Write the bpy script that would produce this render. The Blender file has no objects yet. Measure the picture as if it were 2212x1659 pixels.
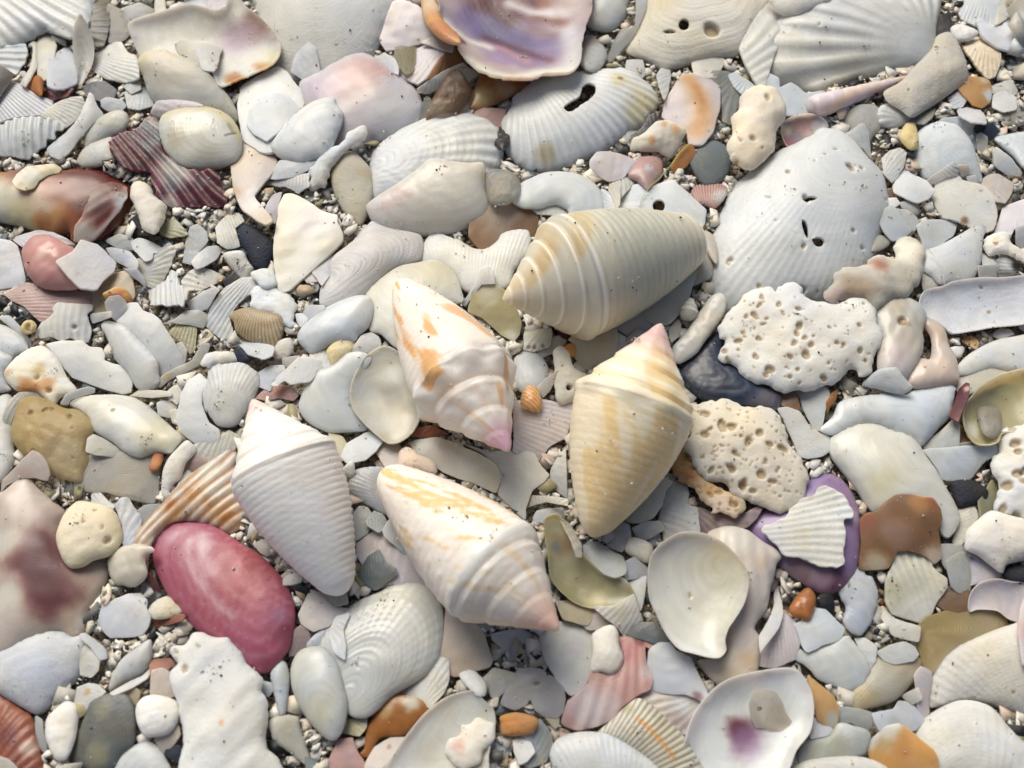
import bpy, math, random
import numpy as np
from mathutils import Vector, Matrix
from mathutils.geometry import delaunay_2d_cdt

SC = bpy.context.scene
COL = SC.collection
# ---------------------------------------------------------------- camera
LENS, DIST, TILT = 35.0, 11.7, math.radians(24)
cam_d = bpy.data.cameras.new("camera"); cam = bpy.data.objects.new("camera", cam_d)
COL.objects.link(cam); SC.camera = cam
cam_d.lens = LENS; cam_d.sensor_width = 36; cam_d.clip_start = .1; cam_d.clip_end = 500
AIM = np.array([0., 0., .25])
CP = AIM + np.array([0, -math.sin(TILT) * DIST, math.cos(TILT) * DIST])
cam.location = CP; cam.rotation_euler = (TILT, 0, 0)
cam_d.dof.use_dof = True; cam_d.dof.focus_distance = DIST + .35
cam_d.dof.aperture_fstop = 0.33
# ---------------------------------------------------------------- sky and sun
SUN_EL, SUN_AZ = math.radians(47), math.radians(-24)      # azimuth from +Y (top of picture), negative = towards -X
w = bpy.data.worlds.new("World"); SC.world = w; w.use_nodes = True
nt = w.node_tree; bg = nt.nodes["Background"]
sky = nt.nodes.new("ShaderNodeTexSky"); sky.sky_type = 'NISHITA'; sky.sun_disc = False
sky.sun_elevation = SUN_EL; sky.sun_rotation = SUN_AZ; sky.dust_density = 3.6; sky.ozone_density = .35; sky.air_density = .8
nt.links.new(sky.outputs[0], bg.inputs[0]); bg.inputs[1].default_value = 0.055
sd = bpy.data.lights.new("sun", 'SUN'); sd.energy = 2.5; sd.angle = math.radians(38); sd.color = (1, .92, .80)
so = bpy.data.objects.new("sun", sd); COL.objects.link(so); so.location = (-3, 8, 12)
sdir = Vector((math.sin(SUN_AZ) * math.cos(SUN_EL), math.cos(SUN_AZ) * math.cos(SUN_EL), math.sin(SUN_EL)))
so.rotation_euler = sdir.to_track_quat('Z', 'Y').to_euler()
SC.view_settings.view_transform = 'Standard'; SC.view_settings.look = 'None'
SC.view_settings.gamma = 1; SC.view_settings.exposure = 0.38
SC.cycles.max_bounces = 8; SC.cycles.diffuse_bounces = 4
# ---------------------------------------------------------------- helpers
rng = np.random.default_rng(7)
PW, PH = 2212., 1659.
CT, ST = math.cos(TILT), math.sin(TILT)
def ray(px, py):
    x = (np.asarray(px, float) / PW - .5) * 36 / LENS
    y = -(np.asarray(py, float) / PH - .5) * 27 / LENS
    return np.stack([x, y * CT + ST, y * ST - CT], -1)
def on_plane(px, py, z0, sx=0., sy=0., o=(0., 0.)):        # plane z = z0 + sx (x-ox) + sy (y-oy)
    d = ray(px, py)
    num = z0 + sx * (CP[0] - o[0]) + sy * (CP[1] - o[1]) - CP[2]
    t = num / (d[..., 2] - sx * d[..., 0] - sy * d[..., 1])
    return CP + d * t[..., None]
def to_px(p):
    q = np.asarray(p) - CP
    xc = q[..., 0]; yc = q[..., 1] * CT + q[..., 2] * ST; zc = -q[..., 1] * ST + q[..., 2] * CT
    # camera looks along -z
    return (xc / -zc * LENS / 36 + .5) * PW, (.5 - yc / -zc * LENS / 27) * PH
def lin(c):
    c = np.asarray(c, float) / 255.
    return np.where(c <= .04045, c / 12.92, ((c + .055) / 1.055) ** 2.4)
def wob(x, y, seed, sc=1., octv=3, z=0.):
    r = np.random.default_rng(seed); out = 0 * x; a = 1.; tot = 0.
    for o in range(octv):
        for k in range(4):
            th = r.uniform(0, 6.283); ph = r.uniform(0, 6.283); f = sc * (2.1 ** o) * r.uniform(.7, 1.3)
            out = out + a * np.sin(f * (x * math.cos(th) + y * math.sin(th)) + z * f * r.uniform(-1, 1) + ph)
        tot += a * 2.; a *= .55
    return out / tot
PAL = dict(w=(239, 237, 229), bw=(229, 232, 229), cw=(238, 231, 214), cr=(222, 214, 194), ye=(226, 208, 160),
  ho=(216, 190, 132), pe=(226, 206, 190), pi=(204, 154, 146), lp=(226, 212, 212), li=(225, 223, 223),
  dr=(94, 34, 24), vi=(104, 92, 140), ro=(178, 92, 116), ma=(84, 34, 44), pu=(156, 130, 168), gr=(190, 189, 180), dg=(108, 110, 106),
  sl=(108, 120, 126), bk=(30, 34, 42), nv=(36, 46, 66), tn=(190, 174, 144), br=(126, 98, 74),
  ol=(168, 162, 128), mv=(164, 142, 140), gw=(225, 222, 211), rb=(152, 90, 70), ob=(170, 108, 56))
PAL['or'] = (210, 154, 100)
# ---------------------------------------------------------------- materials
def mat(name, rough, sss=0., coat=0., bump=.25, bscale=18., grow=.15, alpha=0., spec=.5, speck=.0, pit=0.):
    m = bpy.data.materials.new(name); m.use_nodes = True; t = m.node_tree; N = t.nodes; L = t.links
    b = N["Principled BSDF"]
    at = N.new("ShaderNodeAttribute"); at.attribute_name = "Col"
    tc = N.new("ShaderNodeTexCoord"); oi = N.new("ShaderNodeObjectInfo")
    n1 = N.new("ShaderNodeTexNoise"); n1.noise_dimensions = '4D'; n1.inputs['Scale'].default_value = 3.2; n1.inputs['Detail'].default_value = 6
    L.new(tc.outputs['Object'], n1.inputs['Vector'])
    mw = N.new("ShaderNodeMath"); mw.operation = 'MULTIPLY'; mw.inputs[1].default_value = 37.; L.new(oi.outputs['Random'], mw.inputs[0]); L.new(mw.outputs[0], n1.inputs['W'])
    r1 = N.new("ShaderNodeMapRange"); r1.inputs['From Min'].default_value = .3; r1.inputs['From Max'].default_value = .7
    r1.inputs['To Min'].default_value = .93; r1.inputs['To Max'].default_value = 1.04; L.new(n1.outputs['Fac'], r1.inputs['Value'])
    mul = N.new("ShaderNodeVectorMath"); mul.operation = 'SCALE'; L.new(at.outputs['Color'], mul.inputs[0]); L.new(r1.outputs[0], mul.inputs['Scale'])
    # warm stain patches
    n2 = N.new("ShaderNodeTexNoise"); n2.noise_dimensions = '4D'; n2.inputs['Scale'].default_value = 5.5; n2.inputs['Detail'].default_value = 5
    L.new(tc.outputs['Object'], n2.inputs['Vector']); L.new(mw.outputs[0], n2.inputs['W'])
    r2 = N.new("ShaderNodeMapRange"); r2.inputs['From Min'].default_value = .52; r2.inputs['From Max'].default_value = .78
    r2.inputs['To Max'].default_value = .24; L.new(n2.outputs['Fac'], r2.inputs['Value'])
    mx = N.new("ShaderNodeMix"); mx.data_type = 'RGBA'; mx.blend_type = 'MULTIPLY'; L.new(r2.outputs[0], mx.inputs['Factor'])
    L.new(mul.outputs[0], mx.inputs['A']); mx.inputs['B'].default_value = (.93, .86, .72, 1)
    last = mx.outputs['Result']
    # fine growth streaks in the shell's own growth coordinate
    uv0 = N.new("ShaderNodeUVMap"); uv0.uv_map = "growth"; s0 = N.new("ShaderNodeSeparateXYZ"); L.new(uv0.outputs[0], s0.inputs[0])
    so_ = N.new("ShaderNodeSeparateXYZ"); L.new(tc.outputs['Object'], so_.inputs[0]); c0 = N.new("ShaderNodeCombineXYZ")
    for k_, (src, f_) in enumerate(((s0.outputs['Y'], 34.), (so_.outputs['X'], 1.6), (so_.outputs['Y'], 1.6))):
        q0 = N.new("ShaderNodeMath"); q0.operation = 'MULTIPLY'; q0.inputs[1].default_value = f_; L.new(src, q0.inputs[0]); L.new(q0.outputs[0], c0.inputs[k_])
    n3 = N.new("ShaderNodeTexNoise"); n3.inputs['Scale'].default_value = 1.; n3.inputs['Detail'].default_value = 4; L.new(c0.outputs[0], n3.inputs['Vector'])
    r3 = N.new("ShaderNodeMapRange"); r3.inputs['From Min'].default_value = .35; r3.inputs['From Max'].default_value = .65; r3.inputs['To Min'].default_value = .95; r3.inputs['To Max'].default_value = 1.02
    L.new(n3.outputs['Fac'], r3.inputs['Value']); v3 = N.new("ShaderNodeVectorMath"); v3.operation = 'SCALE'; L.new(last, v3.inputs[0]); L.new(r3.outputs[0], v3.inputs['Scale']); last = v3.outputs[0]
    # dark specks (sand stuck in pores)
    vo = N.new("ShaderNodeTexVoronoi"); vo.inputs['Scale'].default_value = 5.0; L.new(tc.outputs['Object'], vo.inputs['Vector'])
    rs = N.new("ShaderNodeMapRange"); rs.inputs['From Min'].default_value = .045; rs.inputs['From Max'].default_value = .075
    rs.inputs['To Min'].default_value = speck; rs.inputs['To Max'].default_value = 0; L.new(vo.outputs['Distance'], rs.inputs['Value'])
    mx2 = N.new("ShaderNodeMix"); mx2.data_type = 'RGBA'; L.new(rs.outputs[0], mx2.inputs['Factor']); L.new(last, mx2.inputs['A']); mx2.inputs['B'].default_value = (.16, .14, .11, 1)
    L.new(mx2.outputs['Result'], b.inputs['Base Color'])
    rr = N.new("ShaderNodeMapRange"); rr.inputs['To Min'].default_value = max(.05, rough - .12); rr.inputs['To Max'].default_value = rough + .16
    L.new(n2.outputs['Fac'], rr.inputs['Value']); L.new(rr.outputs[0], b.inputs['Roughness'])
    b.inputs['Specular IOR Level'].default_value = spec
    if sss:
        b.inputs['Subsurface Weight'].default_value = sss; b.inputs['Subsurface Radius'].default_value = (1., .75, .55); b.inputs['Subsurface Scale'].default_value = .26
    if coat:
        b.inputs['Coat Weight'].default_value = coat; b.inputs['Coat Roughness'].default_value = .18
    # relief: fine grain + growth lines following the shell's own growth coordinate
    nb = N.new("ShaderNodeTexNoise"); nb.inputs['Scale'].default_value = bscale; nb.inputs['Detail'].default_value = 8; nb.inputs['Roughness'].default_value = .62
    L.new(tc.outputs['Object'], nb.inputs['Vector'])
    uv = N.new("ShaderNodeUVMap"); uv.uv_map = "growth"; sx = N.new("ShaderNodeSeparateXYZ"); L.new(uv.outputs[0], sx.inputs[0])
    ma_ = N.new("ShaderNodeMath"); ma_.operation = 'MULTIPLY_ADD'; ma_.inputs[1].default_value = 150.
    mn = N.new("ShaderNodeMath"); mn.operation = 'MULTIPLY'; mn.inputs[1].default_value = 6.; L.new(n1.outputs['Fac'], mn.inputs[0]); L.new(mn.outputs[0], ma_.inputs[2])
    L.new(sx.outputs['Y'], ma_.inputs[0]); sn = N.new("ShaderNodeMath"); sn.operation = 'SINE'; L.new(ma_.outputs[0], sn.inputs[0])
    ad = N.new("ShaderNodeMath"); ad.operation = 'MULTIPLY_ADD'; ad.inputs[1].default_value = grow; L.new(sn.outputs[0], ad.inputs[0]); L.new(nb.outputs['Fac'], ad.inputs[2])
    h = ad.outputs[0]
    if pit:
        v2 = N.new("ShaderNodeTexVoronoi"); v2.inputs['Scale'].default_value = 11; L.new(tc.outputs['Object'], v2.inputs['Vector'])
        rp = N.new("ShaderNodeMapRange"); rp.inputs['From Min'].default_value = .08; rp.inputs['From Max'].default_value = .3; rp.inputs['To Min'].default_value = -pit; rp.inputs['To Max'].default_value = 0
        L.new(v2.outputs['Distance'], rp.inputs['Value']); a2 = N.new("ShaderNodeMath"); a2.operation = 'ADD'; L.new(h, a2.inputs[0]); L.new(rp.outputs[0], a2.inputs[1]); h = a2.outputs[0]
    bp = N.new("ShaderNodeBump"); bp.inputs['Strength'].default_value = bump; bp.inputs['Distance'].default_value = .03
    L.new(h, bp.inputs['Height']); L.new(bp.outputs[0], b.inputs['Normal'])
    if alpha:
        out = N["Material Output"]; tl = N.new("ShaderNodeBsdfTranslucent"); tr = N.new("ShaderNodeBsdfTransparent")
        L.new(mx2.outputs['Result'], tl.inputs[0]); a = N.new("ShaderNodeMixShader"); a.inputs[0].default_value = .3
        L.new(b.outputs[0], a.inputs[1]); L.new(tl.outputs[0], a.inputs[2])
        c = N.new("ShaderNodeMixShader"); c.inputs[0].default_value = alpha; L.new(a.outputs[0], c.inputs[1]); L.new(tr.outputs[0], c.inputs[2]); L.new(c.outputs[0], out.inputs[0])
    return m
MATS = {'n': mat('shell_satin', .46, sss=.65, coat=.1, bump=.2, grow=.06), 'g': mat('shell_glossy', .36, sss=.7, coat=.15, bump=.05, grow=.06),
        'm': mat('shell_chalky', .62, sss=.55, bump=.4, speck=.5, pit=.2, spec=.3, grow=.04), 't': mat('shell_glassy', .3, sss=.3, coat=.2, bump=.6, alpha=.28),
        'f': mat('grit', .5, bump=.3, bscale=40, grow=0), 's': mat('stone', .7, bump=.6, bscale=30, grow=0, speck=.4)}
# ---------------------------------------------------------------- height map of what already lies there
GX0, GY0, GS = -9., -8., .05
NXG, NYG = int(18 / GS), int(17 / GS)
gx = GX0 + (np.arange(NXG) + .5) * GS; gy = GY0 + (np.arange(NYG) + .5) * GS
GXX, GYY = np.meshgrid(gx, gy)
def ground_z(x, y): return .07 * wob(x, y, 11, 1.3, 2)
H = ground_z(GXX, GYY) + .10
def hget(x, y):
    i = np.clip(((x - GX0) / GS).astype(int), 0, NXG - 1); j = np.clip(((y - GY0) / GS).astype(int), 0, NYG - 1)
    return H[j, i]
def hput(x, y, z):
    i = np.clip(((x - GX0) / GS).astype(int), 0, NXG - 1); j = np.clip(((y - GY0) / GS).astype(int), 0, NYG - 1)
    np.maximum.at(H, (j, i), z)
COV = np.zeros(H.shape, bool)
def cput(x, y):
    COV[np.clip(((y - GY0) / GS).astype(int), 0, NYG - 1), np.clip(((x - GX0) / GS).astype(int), 0, NXG - 1)] = True
def inpoly(px, py, P):
    x0, y0 = P[:, 0], P[:, 1]; x1, y1 = np.roll(x0, -1), np.roll(y0, -1)
    ins = np.zeros(px.shape, bool)
    for a, b, c, d in zip(x0, y0, x1, y1):
        if b == d: continue
        ins ^= ((b > py) != (d > py)) & (px < (c - a) * (py - b) / (d - b) + a)
    return ins
def edist(px, py, P):
    best = np.full(px.shape, 1e9)
    Q = np.roll(P, -1, 0)
    for (a, b), (c, d) in zip(P, Q):
        l2 = (c - a) ** 2 + (d - b) ** 2 + 1e-12
        t = np.clip(((px - a) * (c - a) + (py - b) * (d - b)) / l2, 0, 1)
        best = np.minimum(best, (px - a - t * (c - a)) ** 2 + (py - b - t * (d - b)) ** 2)
    return np.sqrt(best)
def smooth_closed(P, h, jag=0., seed=0, ten=.42):                  # centripetal-ish Catmull-Rom resampled at spacing h
    n = len(P); out = []
    for i in range(n):
        p0, p1, p2, p3 = P[i - 1], P[i], P[(i + 1) % n], P[(i + 2) % n]
        k = 6; t = (np.arange(k) / k)[:, None]; s = ten
        m1 = (p2 - p0) * s; m2 = (p3 - p1) * s
        L = np.linalg.norm(p2 - p1) + 1e-9
        for m in (m1, m2):
            q = np.linalg.norm(m)
            if q > L: m *= L / q
        out.append((2 * t ** 3 - 3 * t ** 2 + 1) * p1 + (t ** 3 - 2 * t ** 2 + t) * m1 + (-2 * t ** 3 + 3 * t ** 2) * p2 + (t ** 3 - t ** 2) * m2)
    C = np.concatenate(out); D = np.roll(C, -1, 0) - C; l = np.hypot(D[:, 0], D[:, 1]); cum = np.concatenate([[0], np.cumsum(l)])
    m = max(10, int(cum[-1] / h)); s = np.linspace(0, cum[-1], m, endpoint=False)
    CC = np.vstack([C, C[:1]])
    R = np.stack([np.interp(s, cum, CC[:, 0]), np.interp(s, cum, CC[:, 1])], -1)
    if jag:
        T = np.roll(R, -1, 0) - np.roll(R, 1, 0); Nn = np.stack([T[:, 1], -T[:, 0]], -1); Nn /= np.linalg.norm(Nn, axis=1, keepdims=True) + 1e-9
        R = R + Nn * (wob(s, 0 * s, seed, 14., 3) * jag)[:, None]
    return R
def mesh_obj(name, V, F, cols, uvs, material, smooth=True):
    me = bpy.data.meshes.new(name)
    me.vertices.add(len(V)); me.vertices.foreach_set('co', np.asarray(V, np.float32).ravel())
    nq = [len(f) for f in F]; idx = np.concatenate([np.asarray(f).ravel() for f in F]).astype(np.int32)
    sz = np.concatenate([np.full(len(f), np.asarray(f).shape[1]) for f in F])
    me.loops.add(len(idx)); me.loops.foreach_set('vertex_index', idx)
    me.polygons.add(len(sz)); st = np.concatenate([[0], np.cumsum(sz)[:-1]])
    me.polygons.foreach_set('loop_start', st.astype(np.int32))
    if smooth: me.polygons.foreach_set('use_smooth', np.ones(len(sz), bool))
    ca = me.color_attributes.new('Col', 'FLOAT_COLOR', 'POINT')
    ca.data.foreach_set('color', np.concatenate([cols, np.ones((len(cols), 1))], 1).astype(np.float32).ravel())
    if uvs is not None:
        ul = me.uv_layers.new(name='growth'); ul.data.foreach_set('uv', uvs[idx].astype(np.float32).ravel())
    me.materials.append(material); me.update(calc_edges=True); me.validate()
    o = bpy.data.objects.new(name, me); COL.objects.link(o)
    return o
def tag(o, label, cat, group=None, kind=None):
    if label: o['label'] = label
    if cat: o['category'] = cat
    if group: o['group'] = group
    if kind: o['kind'] = kind
    return o
# ---------------------------------------------------------------- one shell, chip, pebble or coral piece from its outline
OX = [0, 548.6, 1097.2, 1608.5]; OY = [0, 411.5, 822.9, 1206.4]
def tile_px(tile, P):
    P = np.asarray(P, float)
    if tile == 'F': return P
    return P * .2728 + np.array([OX[int(tile[0])], OY[int(tile[1])]])
def tsc(tile): return 1. if tile == 'F' else .2728
def parse_pts(s): return np.array([[float(a) for a in q.split(',')] for q in s.split()])
THINGS = []; HOLES = []
LBL = {}
def piece(tile, kind, col, opts, pts, name, seed, q=86, zadd=0., hmul=1., coarse=1., grow=0.):
    PX = tile_px(tile, pts)
    if grow: PX = PX.mean(0) + (PX - PX.mean(0)) * (1 + grow)
    op = {}; P_ = []; D_ = []; H_ = []; L_ = []
    for o in filter(None, opts.split(';')):
        a = o.split()
        if a[0] == 'P': P_.append((a[1], tile_px(tile, [list(map(float, a[2].split(',')))])[0] if ',' in a[2] else tile_px(tile, [[float(a[2]), float(a[3])]])[0], float(a[-2]) * tsc(tile), float(a[-1])))
        elif a[0] == 'D': D_.append((tile_px(tile, [list(map(float, a[1].split(',')))])[0], float(a[2]) * tsc(tile)) if ',' in a[1] else (tile_px(tile, [[float(a[1]), float(a[2])]])[0], float(a[3]) * tsc(tile)))
        elif a[0] == 'L': L_.append((a[1], tile_px(tile, [list(map(float, q_.split(','))) for q_ in a[2:-2]]), float(a[-2]) * tsc(tile), float(a[-1])))
        elif a[0] == 'H':
            c, r = np.array(list(map(float, a[1].split(',')))), float(a[2]); th = np.linspace(0, 2 * math.pi, 14, endpoint=False)
            H_.append(tile_px(tile, c + r * np.stack([np.cos(th), np.sin(th)], -1)))
        elif a[0] == 'HP': H_.append(tile_px(tile, parse_pts(' '.join(a[1:]))))
        else: op[a[0]] = a[1:]
    cpx = PX.mean(0)
    # --- rest on what lies below: fit a plane, then lift to clearance
    z0, sx, sy = .15, 0., 0.; S0 = math.sqrt(abs(.5 * np.sum(PX[:, 0] * np.roll(PX[:, 1], -1) - PX[:, 1] * np.roll(PX[:, 0], -1))))
    r_t = np.random.default_rng(seed + 77); jt = r_t.normal(0, .2 if S0 < 45 else (.15 if S0 < 80 else .06), 2)
    c = on_plane(cpx[0], cpx[1], z0)
    for it in range(3):
        W = on_plane(PX[:, 0], PX[:, 1], z0, sx, sy, c[:2]); ctr = W.mean(0)
        x0, x1, y0, y1 = W[:, 0].min(), W[:, 0].max(), W[:, 1].min(), W[:, 1].max()
        st = max((x1 - x0), (y1 - y0)) / 22
        ax, ay = np.meshgrid(np.arange(x0, x1 + st, st), np.arange(y0, y1 + st, st)); ax = ax.ravel(); ay = ay.ravel()
        m = inpoly(ax, ay, W[:, :2]); ax, ay = ax[m], ay[m]
        if len(ax) < 4: ax, ay = W[:, 0], W[:, 1]
        hz = hget(ax, ay); A = np.stack([ax - ctr[0], ay - ctr[1], np.ones_like(ax)], 1)
        s, *_ = np.linalg.lstsq(A, hz, rcond=None)
        lim = .42 if S0 > 60 else .62; k = .75
        sx, sy = float(np.clip(s[0] * k + jt[0], -lim, lim)), float(np.clip(s[1] * k + jt[1], -lim, lim))
        c = np.array([ctr[0], ctr[1]]); z0 = float(np.median(hz - sx * (ax - c[0]) - sy * (ay - c[1]))) + .03
    W = on_plane(PX[:, 0], PX[:, 1], z0, sx, sy, c)
    nrm = np.array([-sx, -sy, 1.]); nrm /= np.linalg.norm(nrm)
    ex = np.array([1, 0, sx]); ex /= np.linalg.norm(ex); ey = np.cross(nrm, ex)
    R3 = np.stack([ex, ey, nrm], 1)
    org = np.array([c[0], c[1], z0])
    def loc(px):
        w_ = on_plane(px[:, 0], px[:, 1], z0, sx, sy, c); d = w_ - org
        return np.stack([d @ ex, d @ ey], -1)
    P2 = loc(PX); a_ = P2; area = abs(.5 * np.sum(a_[:, 0] * np.roll(a_[:, 1], -1) - a_[:, 1] * np.roll(a_[:, 0], -1))); S = math.sqrt(area)
    if np.sum(a_[:, 0] * np.roll(a_[:, 1], -1) - a_[:, 1] * np.roll(a_[:, 0], -1)) < 0: P2 = P2[::-1]
    upx = S / math.sqrt(abs(.5 * np.sum(PX[:, 0] * np.roll(PX[:, 1], -1) - PX[:, 1] * np.roll(PX[:, 0], -1))))
    h = min(max(S / 26, .014), .05) * coarse
    # ribs
    rib = None
    if 'R' in op:
        n = float(op['R'][0]); xy = op['R'][1:]
        if ',' in xy[0]: u = list(map(float, xy[0].split(','))); amp = float(xy[1])
        else: u = [float(xy[0]), float(xy[1])]; amp = float(xy[2])
        UM = loc(tile_px(tile, [u]))[0]
        cen = P2.mean(0); base = math.atan2(*(cen - UM)[::-1])
        def angf(p):
            a = np.arctan2(p[:, 1] - UM[1], p[:, 0] - UM[0]) - base
            return (a + math.pi) % (2 * math.pi) - math.pi
        ar = angf(P2); a0, a1 = ar.min(), ar.max(); rib = (n, amp, a0, a1)
        spc = np.linalg.norm(cen - UM) * (a1 - a0) / n
        h = min(h, max(spc / 4.2, .012) * (1 if coarse == 1 else coarse))
    if D_ or H_: h = min(h, .024)
    if 'ND' in op: h = min(h, .0155)
    h = max(h, math.sqrt(area / 10500))
    jag = (.0 + .017 * float(op['J'][0]) if 'J' in op else (.0075 if kind == 'p' else .002)) * min(1., S / .4)
    O = smooth_closed(P2, h, jag, seed, .14 if kind == 'p' else .42)
    for hp in H_: w_ = on_plane(hp[:, 0], hp[:, 1], z0, sx, sy, c); HOLES.append(w_[:, :2])
    hf = float(op['h'][0]) if 'h' in op else dict(d=.15, c=.14, p=.09, b=.2)[kind]
    vl = R3.T @ (CP - org); sgn = dict(d=1., b=1., c=-1., p=.6)[kind]
    def locs(px):                                            # the point of the raised surface that is seen at this spot
        p_ = loc(np.asarray(px, float)); f_ = np.clip(edist(p_[:, 0], p_[:, 1], O) / (.42 * S), 0, 1) ** .6 * inpoly(p_[:, 0], p_[:, 1], O)
        return p_ + (sgn * hf * S * f_.mean() * vl[:2] / vl[2])[None]
    loops = [O] + [smooth_closed(locs(hp), min(h, .03)) for hp in H_]
    # interior points
    x0, y0 = O.min(0); x1, y1 = O.max(0)
    xs = np.arange(x0, x1, h); ys = np.arange(y0, y1, h * .866); ax, ay = np.meshgrid(xs, ys); ax = ax + (np.arange(len(ys)) % 2)[:, None] * h / 2
    ax = ax.ravel(); ay = ay.ravel(); m = inpoly(ax, ay, O)
    for hl in loops[1:]: m &= ~inpoly(ax, ay, hl)
    ax, ay = ax[m], ay[m]
    r = np.random.default_rng(seed); ax = ax + r.uniform(-.12, .12, len(ax)) * h; ay = ay + r.uniform(-.12, .12, len(ay)) * h
    d = edist(ax, ay, O[::1])
    for hl in loops[1:]: d = np.minimum(d, edist(ax, ay, hl))
    m = d > .45 * h; ax, ay = ax[m], ay[m]
    vs = np.concatenate(loops + [np.stack([ax, ay], -1)]); ed = []; k = 0
    for lp in loops:
        n_ = len(lp); ed += [(k + i, k + (i + 1) % n_) for i in range(n_)]; k += n_
    r_ = delaunay_2d_cdt([Vector(v) for v in vs], ed, [], 0, 1e-7)
    V = np.array([tuple(v) for v in r_[0]]); T = np.array([tuple(f) for f in r_[2] if len(f) == 3])
    cc = V[T].mean(1); m = inpoly(cc[:, 0], cc[:, 1], O)
    for hl in loops[1:]: m &= ~inpoly(cc[:, 0], cc[:, 1], hl)
    T = T[m]; a = V[T[:, 1]] - V[T[:, 0]]; b = V[T[:, 2]] - V[T[:, 0]]; cr = a[:, 0] * b[:, 1] - a[:, 1] * b[:, 0]
    T = np.where((cr < 0)[:, None], T[:, ::-1], T); T = T[np.abs(cr) > 1e-9]
    used = np.unique(T); mp = -np.ones(len(V), int); mp[used] = np.arange(len(used)); V = V[used]; T = mp[T]; nv = len(V)
    E = np.concatenate([T[:, [0, 1]], T[:, [1, 2]], T[:, [2, 0]]]); key = E[:, 0] * nv + E[:, 1]; rk = E[:, 1] * nv + E[:, 0]
    B = E[~np.isin(key, rk)]; isb = np.zeros(nv, bool); isb[B.ravel()] = True
    # outer boundary only drives the dome; hole rims stay at dome height
    if len(loops) > 1:
        dO = edist(V[:, 0], V[:, 1], O); fix = isb & (dO < .3 * h)
    else: fix = isb
    # Poisson solve for an inflated profile
    und = np.unique(np.sort(E, 1), axis=0); i0, i1 = und[:, 0], und[:, 1]; deg = np.bincount(i0, minlength=nv) + np.bincount(i1, minlength=nv)
    free = ~fix
    def Ax(x):
        y = deg * x - np.bincount(i0, x[i1], nv) - np.bincount(i1, x[i0], nv); return y * free
    bb = np.ones(nv) * free; phi = np.zeros(nv); rr = bb.copy(); p = rr.copy(); rs = rr @ rr
    for it in range(220):
        q_ = Ax(p); den = p @ q_
        if den <= 0: break
        al = rs / den; phi += al * p; rr -= al * q_; rn = rr @ rr
        if rn < 1e-8 * nv: break
        p = rr + rn / rs * p; rs = rn
    phi /= max(phi.max(), 1e-9); phi = np.clip(phi, 0, 1)
    hf = float(op['h'][0]) if 'h' in op else dict(d=.15, c=.14, p=.09, b=.2)[kind]
    hf *= hmul
    kk = dict(d=.6, c=.62, p=1., b=.5)[kind]
    x, y = V[:, 0], V[:, 1]
    jx = seed * 1.37
    dome = hf * S * phi ** kk
    if kind == 'c':
        dome = -dome + hf * S * .12 * np.exp(-phi * 14)
    if kind == 'p':
        th = r.uniform(0, 6.28); u_ = (x * math.cos(th) + y * math.sin(th)) / S
        dome = dome * .22 + hf * S * 1.15 * (.25 - u_ ** 2) + S * .02 * wob(x + jx, y, seed + 4, 2.5 / S, 1)
    z = dome + S * .012 * wob(x + jx, y, seed + 5, 5. / S, 3)
    if kind == 'b': z += S * .03 * wob(x + jx, y, seed + 6, 7. / S, 3) * phi ** .4
    bot_ph = phi
    uvp = np.zeros((nv, 2))
    cen = V.mean(0)
    # growth coordinate
    if 'U' in op:
        s_ = op['U']; u = list(map(float, s_[0].split(','))) if ',' in s_[0] else [float(s_[0]), float(s_[1])]; UG = loc(tile_px(tile, [u]))[0]
    elif rib: UG = UM
    else: UG = cen + (O[int(r.integers(len(O)))] - cen) * .8
    oa = np.arctan2(O[:, 1] - UG[1], O[:, 0] - UG[0]); od = np.hypot(O[:, 0] - UG[0], O[:, 1] - UG[1])
    nb_ = 72; bi = ((oa + math.pi) / (2 * math.pi) * nb_).astype(int) % nb_; rm = np.zeros(nb_); np.maximum.at(rm, bi, od)
    good = rm > 0; rm = np.interp(np.arange(nb_), np.where(good)[0], rm[good], period=nb_)
    for _ in range(3): rm = (np.roll(rm, 1) + rm * 2 + np.roll(rm, -1)) / 4
    va = np.arctan2(y - UG[1], x - UG[0]); vd = np.hypot(x - UG[0], y - UG[1])
    t = vd / np.interp((va + math.pi) / (2 * math.pi) * nb_ - .5, np.arange(nb_), rm, period=nb_)
    if L_: pass
    uvp[:, 1] = t * min(1.5, .5 + S) * (kind != 'b')
    if 'G' in op:
        ga, gn = float(op['G'][0]), float(op['G'][1]); gp = (t + .012 * wob(x, y, seed, 3 / S, 2)) * gn; fr = gp % 1
        z += ga * .0065 * S * (np.where(fr < .8, fr / .8, (1 - fr) / .2) - .5) * np.clip(phi * 8, 0, 1)
        z += ga * .003 * S * np.sin(gp * 2 * math.pi * 2.7)
    ph = None
    if rib:
        n, amp, a0, a1 = rib; an = angf(V); ph = (an - a0) / (a1 - a0) * n + (.28 if n < 20 else .15) * wob(x, y, seed + 3, 3 / S, 2)
        du = np.hypot(x - UM[0], y - UM[1]); sp = du * (a1 - a0) / n
        w_ = np.cos(2 * math.pi * ph); z += amp * (.06 + .025 * wob(x, y, seed + 13, 4 / S, 2)) * np.minimum(sp, .2) * np.sign(w_) * np.abs(w_) ** .7 * np.clip(sp / .02 - .3, 0, 1) * np.clip(t * 2.2 - .55, .1, 1)
        uvp[:, 0] = ph
        # scalloped margin
        if amp >= 1: z -= 0
    # pits
    pitm = np.zeros(nv)
    DD = [(locs(np.array([c_]))[0], r_ * upx) for c_, r_ in D_]
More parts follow.
